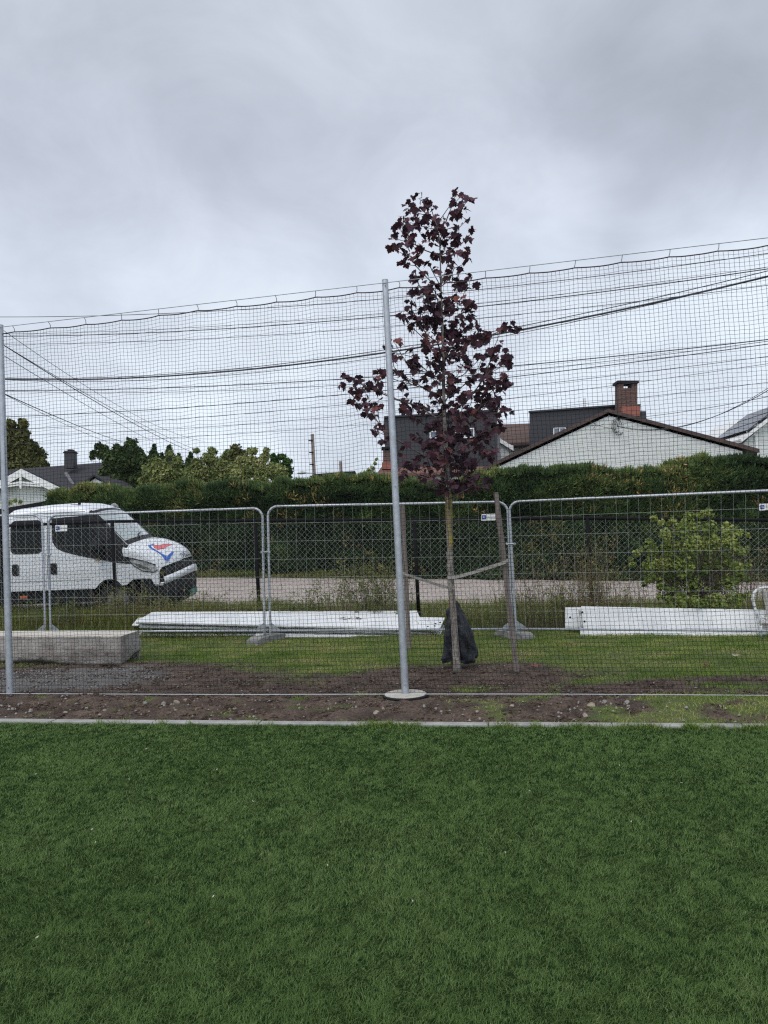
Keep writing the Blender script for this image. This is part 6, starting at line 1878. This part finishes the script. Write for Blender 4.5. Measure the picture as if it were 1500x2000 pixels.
M['decal_red'] = pmat('red_decal', (0.62, 0.12, 0.14), .35)
decal('blue_tick_emblem', [(676, 662), (745, 640), (765, 645), (712, 664), (735, 690), (800, 728), (850, 760), (912, 795), (968, 738), (1002, 730), (960, 800), (930, 848), (905, 858), (880, 830), (830, 768), (740, 715), (700, 690)], M['decal_blue'])
decal('red_emblem', [(732, 660), (820, 655), (905, 640), (985, 645), (930, 668), (870, 700), (800, 712), (760, 690)], M['decal_red'], .006)
M['badge'] = pmat('grey_badge', (0.10, 0.10, 0.11), .4, metal=.2)
tm = text_mesh('IVECO', 1.0)
w_ = max(v.co.x for v in tm.vertices)
xa = 1.075
bm = bmesh.new(); bm.from_mesh(tm)
for q in bm.verts:
    u_ = q.co.x / w_ - .5; h_ = q.co.y
    q.co = topQ(1.150 - h_ * .07, u_ * .62 - .12, .010)
me = bpy.data.meshes.new('lettering'); bm.to_mesh(me); bm.free()
link('lettering', me, M['badge'], body)
# mirrors
for s in (-1, 1):
    c0 = TV(-.22, s * 1.19, 1.46)
    arm = MB(); arm.tube([TV(-.12, s * .93, 1.26), TV(-.18, s * 1.08, 1.22), c0 + Vector((0, 0, -.16))], [.03, .025, .03], 8)
    arm.tube([TV(-.2, s * .90, 1.46), c0 + Vector((0, 0, .0))], [.02, .02], 6)
    mr = arm.build('mirror', M['plastic'], truck, smooth=True)
    bm = bmesh.new(); bmesh.ops.create_cube(bm, size=1)
    for q in bm.verts: q.co = Vector((q.co.x * .16, q.co.y * .24, q.co.z * .38)) + Vector(c0)
    bmesh.ops.bevel(bm, geom=bm.edges[:], offset=.05, segments=4, affect='EDGES')
    me = bpy.data.meshes.new('mirror_housing'); bm.to_mesh(me); bm.free()
    link('mirror_housing', me, M['pillar'], mr, smooth=True)
m = MB(); m.tube([TV(-.27, -1.10, 1.15), TV(-.27, -1.10, 1.20)], .05, 8); m.build('indicator', pmat('dirty_amber', (0.35, 0.28, 0.18), .5), truck)
# roof air intake / beacon bits
m = MB(); m.tube([TV(-.93, -.62, 2.215), TV(-.75, -.66, 2.20), TV(-.60, -.70, 2.13), TV(-.52, -.74, 2.09)], [.035, .045, .04, .02], 8); m.build('roof_aerial_base', M['badge'], truck, smooth=True)
m = MB(); m.tube([TV(-.77, -.60, 2.24), TV(-.77, -.60, 2.30)], .03, 8); m.build('aerial', M['plastic'], truck)
for t_ in (.80,):
    m = MB(); m.tube([topQ(-.56, t_ - .1, .01), topQ(-.53, t_, .03), topQ(-.50, t_ + .1, .01)], [.03, .045, .03], 8); m.build('marker_lamp', M['lamp'], truck)
# wheels
def wheel(x, y, s):
    c0 = TV(x, y, VR - .0)
    r = empty('wheel', c0); r.parent = truck
    par = truck; r.matrix_parent_inverse = Matrix.Translation(truck.location).inverted()
    bmw = [(VR - .02, -.11), (VR, -.08), (VR, .08), (VR - .02, .11), (.24, .115), (.22, .10), (.22, -.10), (.24, -.115)]
    v = []; f = []; n_ = 36; k_ = len(bmw)
    for i in range(n_):
        a_ = 2 * math.pi * i / n_
        for rr, yy in bmw: v.append(c0 + Vector((math.cos(a_) * rr, yy, math.sin(a_) * rr)))
    for i in range(n_):
        for j in range(k_): f.append((i * k_ + j, i * k_ + (j + 1) % k_, ((i + 1) % n_) * k_ + (j + 1) % k_, ((i + 1) % n_) * k_ + j))
    m = MB(); m.v = v; m.f = f; m.build('tyre', M['rubber'], r, smooth=False, bevel=.0)
    m = MB(); yo = s * .06
    m.tube([c0 + Vector((0, s * .02, 0)), c0 + Vector((0, s * .07, 0))], [.225, .215], 28)
    m.tube([c0 + Vector((0, s * .06, 0)), c0 + Vector((0, s * .12, 0))], [.09, .075], 16)
    for i in range(6):
        a_ = i * math.pi / 3; q = c0 + Vector((math.cos(a_) * .15, s * .07, math.sin(a_) * .15)); m.tube([q, q + Vector((0, s * .012, 0))], .035, 8)
    m.build('rim', M['lead'], r, smooth=False)
for x in (0.0, -3.4):
    for s in (-1, 1): wheel(x, s * .80, s)
# dark arch liners and underside
for s in (-1, 1):
    v = []; f = []; n_ = 20
    for i in range(n_ + 1):
        a_ = math.pi * i / n_
        for yy in (.975, .55): v.append(TV(ARX + math.cos(a_) * (ARR + .0), s * yy, ARZ + math.sin(a_) * (ARR + .0)))
    for i in range(n_): f.append((i * 2, i * 2 + 1, i * 2 + 3, i * 2 + 2))
    v += [TV(ARX, s * .55, ARZ)]; c_i = len(v) - 1
    for i in range(n_): f.append((i * 2 + 1, i * 2 + 3, c_i))
    m = MB(); m.v = v; m.f = f; m.build('arch_liner', M['rubber'], truck)
    m = MB(); m.prism([TV(-2.05, s * .93, .66), TV(-.44, s * .93, .66), TV(-.44, s * .90, .36), TV(-2.05, s * .90, .40)], Vector((0, -s * .04, 0))); m.build('side_skirt', M['plastic'], truck)  # hangs low and dark to fill the bright gap, standing for shade
m = MB(); m.box(TV(-2.3, 0, .46), (5.6, 1.35, .34)); m.build('chassis_shade_fill', M['rubber'], truck)  # oversized dark box, its bulk stands in for shade under the truck
# cargo bed behind the cab, mostly outside the frame
m = MB(); m.box(TV(-2.20, 0, 1.35), (.06, 2.0, 1.35)); m.build('headboard', M['pillar'], truck)
m = MB(); m.box(TV(-4.0, 0, .86), (3.5, 2.05, .06))
for s in (-1, 1): m.box(TV(-4.0, s * 1.02, 1.08), (3.5, .04, .38))
m.box(TV(-5.75, 0, 1.08), (.04, 2.0, .38)); m.build('cargo_bed', M['galv_dull'], truck)
m = MB(); m.box(TV(-1.78, -.93, .50), (.14, .02, .05)); m.build('side_reflector', pmat('orange_reflector', (0.55, 0.14, 0.04), .4), truck)
# no cab interior is built; side panes are opaque dark, the windscreen opaque pale
